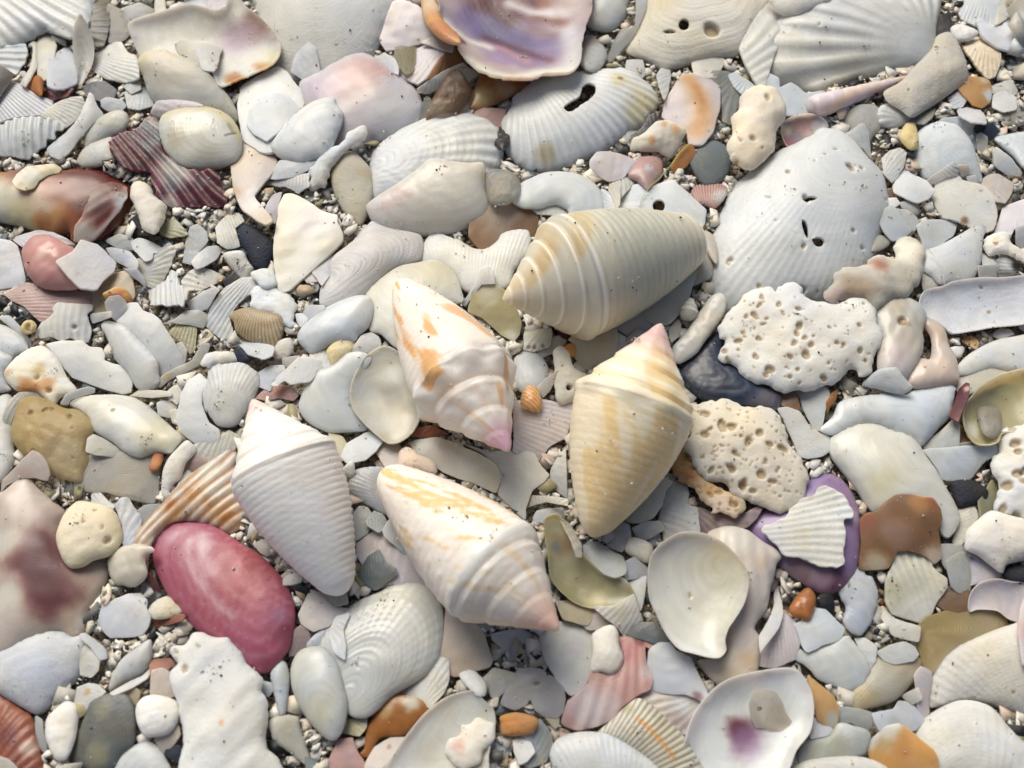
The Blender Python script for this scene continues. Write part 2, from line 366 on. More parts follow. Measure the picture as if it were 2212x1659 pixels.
    if 'ND' in op:
        nn, r0, r1 = int(op['ND'][0]), float(op['ND'][1]), float(op['ND'][2])
        ii = np.where(phi > .08)[0]
        for k_ in r.choice(ii, min(nn, len(ii)), replace=False): DD.append((V[k_], r.uniform(r0, r1) * tsc(tile) * upx))
    for c_, rad in DD:
        rad = max(rad, h * .9); e = r.uniform(.75, 1.3); th = r.uniform(0, 3.14)
        dx, dy = x - c_[0], y - c_[1]; q1 = (dx * math.cos(th) + dy * math.sin(th)) * e; q2 = (-dx * math.sin(th) + dy * math.cos(th)) / e
        dd = np.hypot(q1, q2) / rad * (1 + .18 * wob(x, y, seed + 9, 2 / rad, 1)); g = 1 / (1 + np.exp((dd - 1) * 13)); z -= .95 * rad * g; pitm = np.maximum(pitm, g)
    # colour
    base = np.array(PAL[col], float); cm = np.repeat(base[None], nv, 0)
    v1 = wob(x, y, seed + 21, 3.2 / S, 3)[:, None]; v2 = wob(x, y, seed + 22, 4.5 / S, 3)[:, None]
    warm = np.array([6., 0, -12.]) if kind != 'x' else 0
    cm = cm * (1 + .035 * v1) + warm * v2 * .7
    cm = cm * r_t.uniform(.93, 1.02) + np.array([1., 0, -1.]) * r_t.normal(0, 2.5)
    if kind in 'dc':    # faint natural growth tinting
        cm = cm * (1 - .03 * np.sin(t * 17 + 2 * v1[:, 0])[:, None] ** 2)
    if 'B' in op:
        bc = np.array(PAL[op['B'][0]], float); bn = float(op['B'][1]); bw_ = float(op['B'][2])
        g = (np.clip(np.sin((t + .006 * v1[:, 0]) * bn * 2 * math.pi) * 1.6 - .2, 0, 1) + .6 * np.clip(np.sin(t * bn * 5.1 * math.pi + 1), 0, 1)) * bw_
        cm += (bc - cm) * np.clip(g, 0, 1)[:, None]
    if 'Y' in op and ph is None:
        ph = (x * .6 + y * .8) / S * float(op['Y'][1])
    if 'Y' in op:
        yc = np.array(PAL[op['Y'][0]], float); g = np.clip(-np.cos(2 * math.pi * ph) * 1.3 + .5 * v2[:, 0], 0, 1) * (float(op['Y'][2]) if len(op['Y']) > 2 else .55)
        cm += (yc - cm) * g[:, None]
    for pc, ctr_, rad, stg in P_:
        l = locs(np.array([ctr_]))[0]; rad *= upx; dd = np.hypot(x - l[0], y - l[1]) / rad * (1 + min(.34, .3) * wob(x, y, seed + 31, 2.2 / rad, 4))
        g = stg * np.exp(-dd ** 3.4 * .8); cm += (np.array(PAL[pc], float) - cm) * g[:, None]
    for pc, pl, wd, stg in L_:
        pl = locs(pl); wd *= upx; dd = np.full(nv, 9.)
        for (xa, ya), (xb, yb) in zip(pl[:-1], pl[1:]):
            tt_ = np.clip(((x - xa) * (xb - xa) + (y - ya) * (yb - ya)) / ((xb - xa) ** 2 + (yb - ya) ** 2 + 1e-9), 0, 1)
            dd = np.minimum(dd, np.hypot(x - xa - tt_ * (xb - xa), y - ya - tt_ * (yb - ya)))
        g = stg * np.exp(-(dd / wd * (1 + .3 * wob(x, y, seed + 33, .8 / wd, 2))) ** 2); cm += (np.array(PAL[pc], float) - cm) * g[:, None]
    cm -= (cm - np.array([176, 156, 122.])) * (pitm * .7)[:, None]  # tan in the pits: their shade put into the colour
    cols = lin(np.clip(cm, 4, 250))
    # underside
    if kind == 'b': zb = -hf * S * .75 * bot_ph ** .5 - .012
    else:
        th_ = float(op['T'][0]) if 'T' in op else min(max(.055 * S, .018), .05); zb = z - th_
    nm = np.zeros((nv, 2))
    bd = V[B[:, 1]] - V[B[:, 0]]; bn = np.stack([bd[:, 1], -bd[:, 0]], -1)
    np.add.at(nm, B[:, 0], bn); np.add.at(nm, B[:, 1], bn); nm /= np.linalg.norm(nm, axis=1, keepdims=True) + 1e-9
    bi = np.where(isb)[0]; mi = -np.ones(nv, int); mi[bi] = np.arange(len(bi)) + 2 * nv
    thm = (z - zb)[bi]
    top = np.stack([x, y, z], -1); bot = np.stack([x, y, zb], -1)
    ins = (.35 if kind == 'b' else .16) * np.minimum(thm, h * 1.2)
    mid = np.stack([x[bi] + nm[bi, 0] * ins, y[bi] + nm[bi, 1] * ins, (z[bi] + zb[bi]) / 2], -1)
    VV = np.concatenate([top, bot, mid]); extra = []
    if kind != 'b':                                          # doubled rim vertices keep the broken edge crisp
        e1 = 2 * nv + len(bi); VV = np.concatenate([VV, top[bi], bot[bi]])
        t2 = mi - 2 * nv + e1; b2 = t2 + len(bi)
    F3 = np.concatenate([T, T[:, ::-1] + nv]); a, b = B[:, 0], B[:, 1]
    if kind != 'b': Q = np.concatenate([np.stack([t2[b], t2[a], mi[a], mi[b]], 1), np.stack([mi[b], mi[a], b2[a], b2[b]], 1)])
    else: Q = np.concatenate([np.stack([b, a, mi[a], mi[b]], 1), np.stack([mi[b], mi[a], a + nv, b + nv], 1)])
    CC = np.concatenate([cols, cols * .92, cols[bi]] + ([cols[bi], cols[bi]] if kind != 'b' else [])); UU = np.concatenate([uvp, uvp, uvp[bi]] + ([uvp[bi], uvp[bi]] if kind != 'b' else []))
    # final vertical clearance
    wt = top @ R3.T + org; wb = bot @ R3.T + org
    dz = hget(wb[:, 0], wb[:, 1]) - wb[:, 2]
    lift = float(np.percentile(dz, q)) + .004
    lift = max(lift, -.25) + zadd
    # re-project: slide along the view ray so that the outline keeps its place
    vd_ = (CP - org); vd_ /= np.linalg.norm(vd_); sl = vd_ * (lift / vd_[2])
    sc_ = np.linalg.norm(CP - org - sl) / np.linalg.norm(CP - org)
    VV = VV * sc_; zc = VV[:, 2].min() if kind != 'p' else VV[:, 2].min()
    org2 = org + sl
    o = mesh_obj(name, VV, [F3, Q], CC, UU, MATS[op.get('M', ['n'])[0] if 'M' in op else ('m' if kind == 'b' and coarse == 1 else 'n')])
    M4 = Matrix(((R3[0, 0], R3[0, 1], R3[0, 2], org2[0]), (R3[1, 0], R3[1, 1], R3[1, 2], org2[1]), (R3[2, 0], R3[2, 1], R3[2, 2], org2[2]), (0, 0, 0, 1)))
    o.matrix_world = M4
    wt = top * sc_ @ R3.T + org2; hput(wt[:, 0], wt[:, 1], wt[:, 2]); cput(wt[:, 0], wt[:, 1])
    if h > GS * .8: hput(wt[:, 0] + GS / 2, wt[:, 1] + GS / 2, wt[:, 2])
    return o, cpx, S, PX
DATA = """
F|2|d|w|R 13 -150 -90 1.3;h .13|-60,-40 195,-40 196,20 188,55 172,70 150,82 128,76 110,70 95,66 60,84 30,100 0,112 -60,125|clam_shell|thick white shell with bold diagonal ribs cut off by the top left corner
00|2|p|bw||-60,440 60,370 130,330 190,345 210,420 190,500 130,580 60,600 -60,590||
00|3|b|cr|h .2|260,330 300,325 310,420 290,530 240,640 200,680 150,650 190,610 240,530 260,430||
00|1|p|cr||300,270 380,250 400,310 435,360 425,460 400,580 350,610 300,590 310,480 310,400||
00|1|p|li||400,470 520,390 560,430 590,520 610,590 590,650 500,690 430,690 390,670 385,560||
00|3|c|gw|h .22|625,110 665,150 700,220 735,310 745,400 730,500 690,590 640,680 610,670 605,560 580,430 580,240|shell_fragment|narrow grey pod-like shell piece standing beside the ribbed corner shell
00|2|p|gw||735,480 770,430 900,350 960,345 1010,420 1060,440 1090,500 1095,610 990,640 850,620 760,560||
00|2|c|cw|P mv 2000,230 150 1;P pu 1880,330 130 .5;P ob 1850,620 70 .9;P ob 2080,520 60 .8;P ye 2150,450 80 .6;h .12|1040,200 1080,165 1250,110 1400,70 1500,50 1600,70 1680,90 1740,80 1790,50 1800,0 1830,-40 1880,-20 1940,60 2040,140 2120,220 2170,290 2200,350 2190,430 2120,510 1990,570 1870,620 1740,670 1700,600 1640,500 1540,480 1400,480 1300,480 1150,450 1080,330|shell_fragment|cream shell interior with purple brown stain and orange lower rim, upper left
00|3|p|cr||1380,370 1430,310 1500,330 1540,380 1600,480 1550,540 1440,440||
00|3|p|gw||1540,340 1640,330 1760,370 1740,450 1700,560 1600,540 1560,430||
00|3|d|cr|h .16;P ye 1120,480 90 .5;P pe 1300,560 150 .4;G .3 6;U 1500,500|1090,500 1110,440 1180,400 1290,390 1400,430 1540,480 1640,560 1740,680 1820,780 1880,900 1870,960 1700,940 1400,930 1240,830 1170,730 1130,600|clam_shell|smooth cream wedge clam lying above the yellow rimmed oval shell
00|4|d|lp|R 16 1500,930 .5;h .14|1190,900 1230,810 1300,790 1420,790 1550,810 1610,850 1500,950 1300,950 1220,930||
00|5|d|cw|h .17;M g;G .25 9;U 1880,1060;L ye 1320,890 1500,865 1700,875 1850,970 1900,1100 40 .9;L dg 1790,1080 1860,1050 9 .9;L dg 1810,990 1840,1040 14 .5;P tn 1400,1090 70 .5;P tn 1640,1200 90 .3;R 30 1900,1060 .1|1255,980 1290,910 1380,870 1500,850 1640,848 1740,870 1830,930 1890,1020 1915,1120 1910,1200 1870,1270 1780,1310 1640,1335 1500,1330 1400,1290 1310,1200 1270,1100|clam_shell|glossy cream oval shell with yellow rim, touching the dark purple ribbed fragment
00|3|p|ma|R 7 300,300 2.4;h .1;J 2;L sl 1120,950 1280,1130 30 .8;L gr 1180,940 1260,1010 22 .7;L sl 1050,1080 1340,1290 16 .8;L gr 1330,1290 1500,1420 40 .7;L dr 900,1160 1200,1290 24 .7;P sl 1200,1000 130 .7;P sl 1180,1130 60 .7;P gr 1350,1330 130 .8;P sl 1350,1450 70 .7;P bk 1150,1230 70 .5;P ma 1000,1250 70 .6;P ro 1230,1470 40 .5;P gr 1330,1600 70 .8;P sl 1600,1450 40 .6|845,1130 960,1070 1060,1030 1110,960 1180,925 1240,940 1280,1000 1270,1130 1330,1230 1400,1300 1540,1340 1700,1380 1750,1400 1770,1490 1800,1560 1790,1610 1700,1640 1600,1620 1500,1640 1390,1640 1290,1590 1220,1540 1210,1450 1200,1370 1160,1350 1070,1365 1000,1330 930,1260 880,1200|shell_fragment|dark purple ribbed broken shell under the yellow rimmed oval shell
00|2|p|li|R 16 -500,300 1.2|-60,560 40,600 130,660 200,700 320,760 400,790 380,850 320,900 200,920 100,940 -60,980|shell_fragment|bluish white ribbed wedge at the left edge above the corrugated piece
00|3|p|w|R 9 300,3500 2.6;h .14;J 1|0,990 60,960 170,930 300,930 400,950 500,985 525,1010 490,1040 440,1050 440,1100 380,1110 370,1160 310,1200 230,1250 150,1255 70,1240 -60,1220 -60,1000|shell_fragment|white strongly corrugated scrap with ragged right tip at the left edge
00|2|p|cr||330,910 440,820 550,780 640,770 665,820 620,930 520,1000 440,960||
00|3|p|w|h .14|710,740 740,760 780,850 820,910 740,990 660,1070 600,1150 540,1220 470,1270 400,1240 365,1170 420,1120 520,1060 590,990 640,920 680,820|shell_fragment|upright white fin-shaped shard just right of the corrugated scrap
00|2|d|cr||680,1060 760,960 860,900 930,880 990,900 1005,970 960,1040 860,1080 760,1140 690,1170||
00|1|d|cr||630,1270 680,1180 780,1130 870,1100 900,1190 890,1270 800,1300 680,1310||
00|1|b|w|J 2|800,800 850,780 960,790 990,840 940,890 850,870 815,840||
00|1|p|gw||1000,740 1080,690 1160,700 1200,830 1100,860 1020,840||
00|1|b|gw|J 1|990,690 1040,640 1100,650 1110,700 1040,740||
00|0|p|nv||680,690 740,660 830,660 900,710 880,770 800,790 700,760||
00|0|b|ob||210,690 250,630 320,620 320,740 270,730||
00|0|p|ma||370,720 450,690 560,700 520,760 410,790||
00|0|p|dg||740,-40 850,-40 860,200 820,320 760,330 710,200||
00|0|p|dg||870,60 1000,120 1050,220 980,300 880,320 850,200||
00|0|p|gr||980,80 1100,40 1200,80 1190,150 1080,200 1000,180||
00|0|p|cr||1240,-40 1290,-40 1310,100 1230,110||
00|1|p|bw||1430,30 1500,0 1600,10 1620,60 1500,60||
00|0|p|mv||1560,-40 1750,-40 1790,20 1740,90 1640,60||
F|3|d|ob|h .16;M g;P or 100,440 90 .9;P cr -10,450 75 1;P pe 95,440 34 .8;P ye 40,470 34 .8;P dr 60,372 40 .7;P dr 220,400 75 1;P dr 190,470 50 .9;P dr 150,395 40 .7;P rb 125,410 30 .6;P or 150,485 26 .5;P ob 95,480 20 .6|-40,365 0,372 40,368 100,360 140,368 170,365 215,368 250,385 282,405 285,418 280,440 265,475 240,500 200,524 155,520 150,500 120,503 80,497 40,485 0,478 -40,478|whelk_fragment|glossy orange and maroon broken whelk piece at the left edge
01|4|p|dr|h .16;M g;P li 960,80 90 .9;P gr 640,340 110 .9;L lp 960,120 850,260 740,360 26 .8;J 1;P ma 800,100 90 .7|720,0 800,-70 900,-80 1000,-30 1010,60 940,150 850,280 760,370 680,415 570,400 600,280 660,180 710,60|shell_fragment|maroon flake with pale rim on the right end of the orange whelk piece
00|5|p|ye|h .12;M g;P cw 250,1380 80 .6|95,1440 130,1380 210,1320 320,1305 430,1305 485,1335 470,1370 380,1390 310,1430 270,1490 200,1510 130,1490|shell_chip|small translucent yellow comma-shaped chip resting on the orange whelk piece
F|3|p|pe|h .15;P w 555,440 30 .6;P ob 505,420 18 .4|497,345 510,325 545,290 562,282 575,300 600,350 585,380 550,425 565,445 590,480 575,490 555,480 525,455 512,430 503,400|shell_fragment|pale peach pointed shard curling down right of the dark purple fragment
01|2|b|gw|h .2;J 1|1035,50 1070,-40 1180,-30 1230,60 1300,120 1290,230 1250,310 1200,330 1140,290 1100,200 1070,120||
F|1|d|w|h .15;P gw 600,130 60 .5;M m|556,-40 875,-40 858,10 822,80 797,122 740,165 690,182 620,175 585,165 568,140 560,60|clam_shell|large smooth white shell at the top edge above the pink clam
10|2|p|w||300,560 340,440 430,340 490,390 510,560 420,640||
10|2|p|lp|h .12;M g|1000,300 1100,30 1180,10 1300,60 1350,120 1400,200 1480,270 1350,330 1170,380 1050,390|shell_fragment|pearly white angular fragment left of the big purple oyster
10|1|p|ol|M t|1130,360 1270,350 1275,480 1250,560 1200,575 1150,520 1120,470||
10|0|p|mv|R 10 1900,0 1|1280,380 1490,365 1480,450 1400,580 1300,640 1200,600 1150,540 1280,500||
10|0|p|br||1400,600 1500,450 1620,400 1640,480 1540,560||
10|0|p|cr||1350,330 1480,290 1580,330 1560,400 1500,390||
10|1|b|li||940,460 1040,435 1110,470 1135,530 1130,580 1040,540||
10|2|d|lp|h .16;M g;G .2 6;U 830,440;P pi 830,600 190 .7;P pu 560,720 170 .25;P gw 1150,900 200 .5;P pi 1050,560 80 .5|380,660 500,590 700,480 800,440 880,438 950,470 1050,550 1180,620 1280,720 1320,820 1315,890 1260,960 1150,1050 1000,1090 930,1100 900,1130 780,1160 600,1180 420,900|clam_shell|large pale pink and lilac clam shell behind the white crusty cluster
F|3|p|w|J 1;h .1|512,240 520,190 545,175 575,155 600,145 625,160 645,190 665,215 650,240 600,330 560,330 525,300|shell_fragment|broad ruffled white shell plate at the back of the white cluster
10|4|p|w|h .14|-40,850 60,760 180,725 280,770 370,850 300,930 200,1050 100,1120 0,1060 -60,980|shell_fragment|rounded white plate in the middle of the white cluster
10|5|d|w|h .17;L li 290,1040 440,1120 500,1200 14 .8;L li 480,980 540,1090 10 .6|130,1150 200,1050 300,930 420,830 540,780 630,770 650,820 700,890 690,980 640,1100 590,1210 540,1250 470,1255 380,1290 260,1270 180,1230|clam_shell|creased white shell on top of the white cluster, overlapping the pink clam
10|4|p|w||120,1410 200,1270 450,1280 490,1270 420,1350 320,1400 200,1420||
10|3|b|w|J 2;h .12|100,1450 200,1410 330,1390 440,1360 430,1480 340,1520 250,1480||
10|4|b|bw|J 2;h .15|430,1350 520,1270 590,1170 690,1110 740,1060 860,1010 885,1030 880,1110 800,1170 690,1200 640,1280 600,1400 570,1490 520,1480 470,1495 440,1440|coral_fragment|white branching crusty piece between the pink clam and striped oval shell
10|3|d|cr|R 26 700,4000 1.4;Y tn 26;h .16;M m;P tn 880,1380 60 .7|605,1400 640,1280 700,1215 780,1200 850,1250 920,1330 945,1450 940,1580 900,1700 840,1778 760,1740 700,1660 640,1550|clam_shell|cream oval shell with brown wavy grooves left of the mauve rayed clam
10|2|d|bw|R 20 800,1400 .9;h .17;G .6 7;U 900,1350|935,1290 960,1200 1040,1120 1150,1050 1300,980 1430,930 1560,915 1700,920 1830,960 1930,1040 1955,1150 1945,1260 1880,1390 1830,1440 1500,1500 1200,1550 960,1560 940,1450|clam_shell|rounded bluish white finely ribbed clam behind the mauve rayed clam
10|4|d|cw|h .17;M g;G .5 8;U 1650,1290;L pi 1020,1610 1240,1560 14 .5;L mv 1060,1580 1260,1530 13 .6;L mv 1080,1545 1240,1510 13 .5;L pi 980,1650 1200,1620 14 .4;L pi 1100,1515 1200,1490 12 .4;P lp 1050,1590 150 .5;P or 1070,1675 12 .9;P or 1830,1400 20 .7;Y lp 20|890,1640 950,1570 1150,1440 1290,1340 1400,1255 1560,1275 1700,1290 1815,1290 1830,1400 1830,1500 1860,1580 1860,1680 1800,1760 1620,1830 1450,1860 1250,1865 1060,1850 950,1770|clam_shell|cream wedge clam with mauve rays at its left end, upper centre
10|2|b|br|h .2;M t;P gr 1620,600 50 .9;P cr 1450,850 80 .6|1560,570 1620,560 1680,640 1720,720 1700,800 1640,860 1600,920 1440,930 1370,940 1390,850 1440,740 1500,640|stone|smoky translucent brown lump between the pink clam and purple oyster
10|1|p|gw||1320,690 1480,580 1640,510 1690,560 1560,600 1480,680 1400,730 1330,720||
10|1|p|cr||1640,560 1700,540 1780,590 1680,650||
10|1|p|gr|M t|1290,960 1330,830 1380,780 1400,820 1370,940||
10|1|p|pi||1720,900 1760,860 1860,865 1980,870 1970,970 1930,1040 1850,960||
10|2|d|ob|h .12;M g;P ye 1800,760 90 .6;P pe 2000,700 80 .5|1715,850 1740,750 1780,620 1830,560 2000,590 2200,600 2150,700 2030,760 1920,820 1800,850|shell_fragment|orange brown shell lip just under the purple oyster's lower edge
F|3|d|or|h .13;G .8 8;U 1000,0;P pe 935,10 25 .7;P rb 950,70 30 .5|910,-30 950,-30 955,40 985,70 995,92 960,85 925,55 912,25|shell_fragment|salmon orange shell edge sticking out left behind the purple oyster
F|4|c|mv|h .11;G .6 4;U 1300,-190;J 1;P li 1120,60 150 .5;P vi 1060,45 60 .9;P vi 1110,85 55 .9;P vi 1185,80 60 .85;P dr 1160,-10 45 .6;L ma 1000,-20 1100,30 1150,10 20 .9;L ma 1050,75 1110,95 1190,130 9 .6;P sl 1080,55 35 .4;L li 1215,20 1245,100 1240,140 20 .7;L dr 1170,30 1215,50 16 .6;L ma 1030,10 1080,0 16 .8;L ma 1060,22 1100,40 12 .7;P mv 1200,40 45 .7;L rb 1160,-10 1180,12 9 .9;L li 1100,10 1150,25 1190,30 11 .9;L pi 1040,90 1090,100 1140,130 8 .6;L ma 1150,60 1200,75 12 .5;L cw 960,50 1000,78 1060,92 8 .8;L cw 1010,130 1060,160 1110,162 1160,150 1230,148 15 .95;L ma 950,50 985,72 1000,85 5 .9;L rb 1100,166 1125,164 5 .9;P dg 1120,110 25 .35;P pu 1080,120 30 .7;P pu 1165,120 30 .5|945,-40 1262,-40 1260,80 1252,130 1234,153 1180,156 1150,168 1110,168 1060,160 1030,148 1005,130 992,108 988,85 975,68 955,56 945,40 950,20|oyster_shell|big purple and white oyster interior with frilled lower edge at the top
10|1|b|gr|M t|1840,1400 1900,1360 2020,1370 2090,1440 2080,1540 1990,1600 1880,1580||
11|0|p|br|h .08;P gr 1950,200 150 .5|1800,-60 2050,-40 2212,120 2180,330 2000,330 1850,450 1740,330 1760,170||
20|2|d|cw|P mv 640,330 60 .8;M g|600,300 650,280 700,310 770,390 780,460 740,520 680,555 620,540 580,480|shell_chip|little cream knob with mauve top tucked right of the purple oyster
20|3|d|cw|h .2;P pe 700,180 90 .3|600,-60 950,-60 945,50 930,130 870,210 800,245 700,235 620,190|clam_shell|smooth cream dome cut by the top edge right of the purple oyster
20|4|p|bw|M t;h .1|1010,-40 1100,-40 1090,80 1030,220 960,330 870,440 800,490 780,450 840,330 900,230 1010,200|shell_chip|narrow glassy stick leaning between the cream dome and the drilled shell
20|3|d|cw|h .14;M m;P ye 1250,20 120 .5;P gw 1250,420 200 .6;H 1395,190 43;HP 1230,235 1290,228 1335,248 1310,260 1255,255;D 1620,220 50;G .6 8;U 1600,-200|930,400 1030,200 1040,120 1100,-60 2050,-60 2030,100 1960,230 1880,380 1800,440 1640,450 1480,490 1300,540 1230,550 1100,480|clam_shell|large cream shell at the top with a round drilled hole
20|0|p|ol||1480,500 1680,450 1690,520 1640,600 1500,600||
F|2|p|cw||1600,105 1625,150 1650,180 1690,60 1695,-40 1640,-40||
30|3|d|w|h .16;R 18 1480,440 1.5;P ye 900,620 160 .3;D 590,213 12|210,200 160,240 120,320 100,400 105,500 140,590 260,680 400,700 560,740 700,700 900,640 1100,600 1280,570 1400,540 1480,450 1510,350 1520,200 1545,100 1530,-80 500,-80 400,0 260,140|scallop_shell|large white scallop with long curved ribs in the upper right corner area
30|4|d|cw|h .16;J 1|210,-60 700,-60 650,30 560,80 460,90 400,120 330,110 280,95 225,50|shell_fragment|cream lobed piece at the top edge lying on the big white scallop
30|3|p|bw|h .1|130,590 200,580 270,620 280,690 360,660 420,690 480,740 640,710 660,770 590,830 540,900 400,915 330,915 320,830 250,800|shell_fragment|torn bluish white flake against the broad end of the slender auger
30|3|c|mv|h .2;M g;P ye 310,1020 50 .8;P ro 350,1130 50 .6;P pi 480,990 90 .7;P li 600,1000 60 .6|290,1030 310,960 420,910 530,905 620,940 660,1000 620,1060 480,1130 430,1180 330,1150|clam_shell|small pink and mauve cup shell peeking above the huge chalky white clam
30|2|b|gr|h .12;P ye 1250,700 120 .2;M s|1340,540 1480,400 1520,300 1600,265 1650,290 1700,380 1740,480 1760,580 1740,640 1600,750 1450,850 1330,915 1250,860 1150,800 1120,720 1250,640|stone|flat grey-green triangular stone right of the big white scallop
30|2|p|or|P w 1945,760 50 1;P w 1900,640 30 .5;h .14|1690,680 1760,600 1860,620 1930,650 1958,720 1945,800 1880,855 1800,830 1740,760|shell_chip|bright orange chip with white rim near the grey triangular stone
30|2|p|bw||1700,100 1750,0 1790,-60 2020,-60 2010,100 1990,190 1830,200 1720,150||
30|2|p|cr||1990,190 2010,60 2050,-60 2212,-60 2200,60 2100,130||
30|3|p|li|h .1|1840,160 1870,140 1930,190 2030,205 2100,130 2212,0 2330,-40 2330,460 2180,430 2000,380 1880,290|shell_fragment|pale lilac forked plate in the top right corner
30|2|b|cr|h .2;M s|1740,380 1790,310 1880,280 1960,330 2010,390 2020,480 1990,570 1930,590 1850,530 1780,450||
30|1|b|w|h .2|1640,230 1700,200 1800,230 1840,260 1780,310 1680,310||
30|1|d|bw|M t|800,1010 830,900 900,850 980,840 1040,860 1075,910 1060,1000 1010,1060 980,1100 860,1080||
30|1|d|bw|R 14 1300,950 .8;M g|1060,900 1100,840 1190,830 1270,870 1300,920 1280,970 1180,1000 1090,980||
30|1|p|bw||1570,960 1600,940 1720,935 1830,960 1835,1080 1820,1170 1760,1080 1700,1000||
30|2|d|bw|h .2;M m|1355,1150 1380,1060 1440,1000 1540,975 1640,985 1720,1030 1790,1130 1830,1240 1868,1380 1860,1450 1700,1420 1500,1460 1420,1400 1370,1280|clam_shell|smooth bluish white egg-like shell near the right edge, upper part
30|3|p|w|R 10 1200,1100 1|1440,1440 1500,1380 1660,1280 1700,1330 1690,1400 1600,1400 1510,1460||
30|2|p|w|J 1|800,1070 900,1000 940,985 980,1050 990,1180 1000,1240 940,1180 880,1130||
F|3|d|w|h .22;M n;J 1;R 46 1880,270 .4;ND 16 2 5;P cw 1760,500 200 .2;HP 1733,472 1742,476 1748,492 1748,510 1742,503 1736,490;HP 1753,514 1768,510 1780,516 1776,526 1764,527 1756,520;D 1740,433 7;D 1830,372 9;D 1730,625 9;D 1700,380 5;D 1580,560 5;HP 1736,430 1752,427 1764,431 1752,438 1738,437|1540,660 1528,600 1535,530 1550,470 1580,410 1620,370 1680,330 1720,310 1750,295 1770,280 1800,282 1830,295 1870,340 1900,370 1918,420 1918,470 1900,520 1885,580 1860,620 1800,660 1700,670 1600,690|clam_shell|huge chalky white domed clam with cracks and holes, right of the grey cone
30|3|p|w|h .14|1170,1480 1200,1400 1260,1300 1330,1380 1440,1430 1490,1480 1520,1500 1460,1560 1370,1600 1280,1580 1180,1530|shell_chip|white triangular chip with curved top edge right of the huge chalky clam
30|2|p|gw||1090,1260 1150,1200 1230,1180 1275,1220 1260,1310 1210,1390 1170,1440 1110,1380||
30|3|p|cw|h .09;J 1;M m;P br 1740,1750 30 .9;P br 1870,1510 10 .8|1480,1570 1530,1430 1600,1380 1680,1370 1720,1430 1790,1450 1900,1480 1980,1560 2000,1650 1990,1750 1975,1830 1900,1850 1700,1760 1560,1730|shell_fragment|flat cream plate with scalloped right edge, right of the huge chalky clam
30|2|p|pe||1860,1460 1930,1390 2010,1385 2125,1450 2100,1540 2060,1600 1980,1590 1960,1540||
30|1|p|or||1980,1600 2110,1575 2090,1640 2000,1660||
30|2|d|w|R 22 1960,1100 .8|1990,1110 2010,1080 2330,1060 2330,1340 2212,1320 2120,1220|clam_shell|finely ribbed white shell poking in at the right edge, upper part
30|2|p|bw||1970,1200 2000,1170 2100,1250 2190,1360 2180,1390 2080,1380 1980,1310||
30|1|p|cr||1840,1110 1860,1050 1920,1090 1915,1190 1850,1200||
30|2|p|w||1760,1400 1830,1390 1840,1450 1780,1470||
30|2|p|pe||1700,1310 1770,1310 1780,1370 1720,1400||
30|1|b|ye||1235,1080 1280,990 1340,985 1365,1080 1360,1160 1310,1170 1250,1110||
30|1|p|li||1700,880 1780,820 1850,860 1905,960 1800,950 1710,910||
30|1|p|li||1620,780 1700,720 1760,770 1720,840 1660,850||
30|0|b|bk||1830,1000 1880,960 1900,940 1920,970 1890,1020 1840,1040||
30|0|b|nv||1870,1030 1960,980 2010,1040 1950,1100 1880,1080||
30|0|b|bk||1520,160 1620,110 1640,230 1560,290 1510,280||
30|1|p|gr|M t|1320,960 1400,900 1500,860 1480,930 1420,970||
30|1|b|gr||1960,680 2100,640 2150,720 2120,760 1980,740||
30|1|p|gw||1980,760 2060,720 2140,780 2140,860 2050,880 1970,840||
20|3|d|w|h .16;R 24 60,500 1.4;J 1;HP 440,870 500,820 560,780 580,730 590,690 640,655 690,690 685,760 630,820 580,850 530,890 480,910;P ye 1090,800 100 .8;P ye 1000,900 80 .7;P ye 870,640 70 .7;P tn 310,1200 70 .8;P br 883,640 16 1|20,850 60,760 200,640 300,580 480,575 740,545 900,540 1000,580 1090,650 1180,750 1190,830 1150,900 1060,1000 930,1080 800,1180 660,1250 500,1310 350,1360 180,1360 80,1300 0,1230 -40,1120 -50,1000|ark_shell|ribbed white ark shell with an elongated hole and yellow crust, upper centre
20|3|p|lp|h .14;L or 1430,620 1500,720 1540,850 1530,960 1490,1040 70 .95;L ob 1500,680 1540,800 30 .3|1215,910 1250,790 1340,650 1380,600 1470,585 1560,610 1640,620 1690,700 1675,880 1620,1060 1540,1160 1430,1150 1420,1060 1330,1000 1260,960|shell_fragment|white chip with broad orange stripe right of the holed ark shell
20|2|b|bw|J 1|1180,600 1210,550 1280,535 1285,600 1270,720 1240,780 1200,690||
20|1|p|bk||930,1100 1050,1020 1110,930 1190,900 1150,1000 1080,1090 1000,1120||
20|2|b|cw|J 1;h .15;P or 1330,1030 40 .6;P or 1140,1110 30 .7;P or 1240,980 25 .6;P mv 1120,1210 60 .5|975,1190 1000,1100 1090,1060 1170,970 1270,950 1340,1000 1395,1030 1380,1100 1350,1180 1280,1250 1180,1200 1050,1190|shell_fragment|lumpy white fragment with orange flecks below the orange striped chip
20|3|p|lp|h .13;M g|645,1280 700,1210 800,1200 940,1230 1030,1275 960,1360 900,1420 800,1430 700,1380 650,1330|shell_chip|smooth pinkish white chip against the lower right edge of the ark shell
20|2|d|pi|h .2;M g;P w 1120,1330 30 .8;P mv 1160,1380 60 .6|960,1380 1010,1270 1120,1240 1190,1240 1225,1300 1210,1400 1130,1480 1100,1490 1030,1430|snail_fragment|small pink and mauve banded knob beside the pinkish white chip
20|1|p|gw||890,1550 920,1400 1000,1350 1040,1380 1000,1450 950,1500||
20|1|p|cr||830,1420 890,1440 880,1600 840,1640 800,1500||
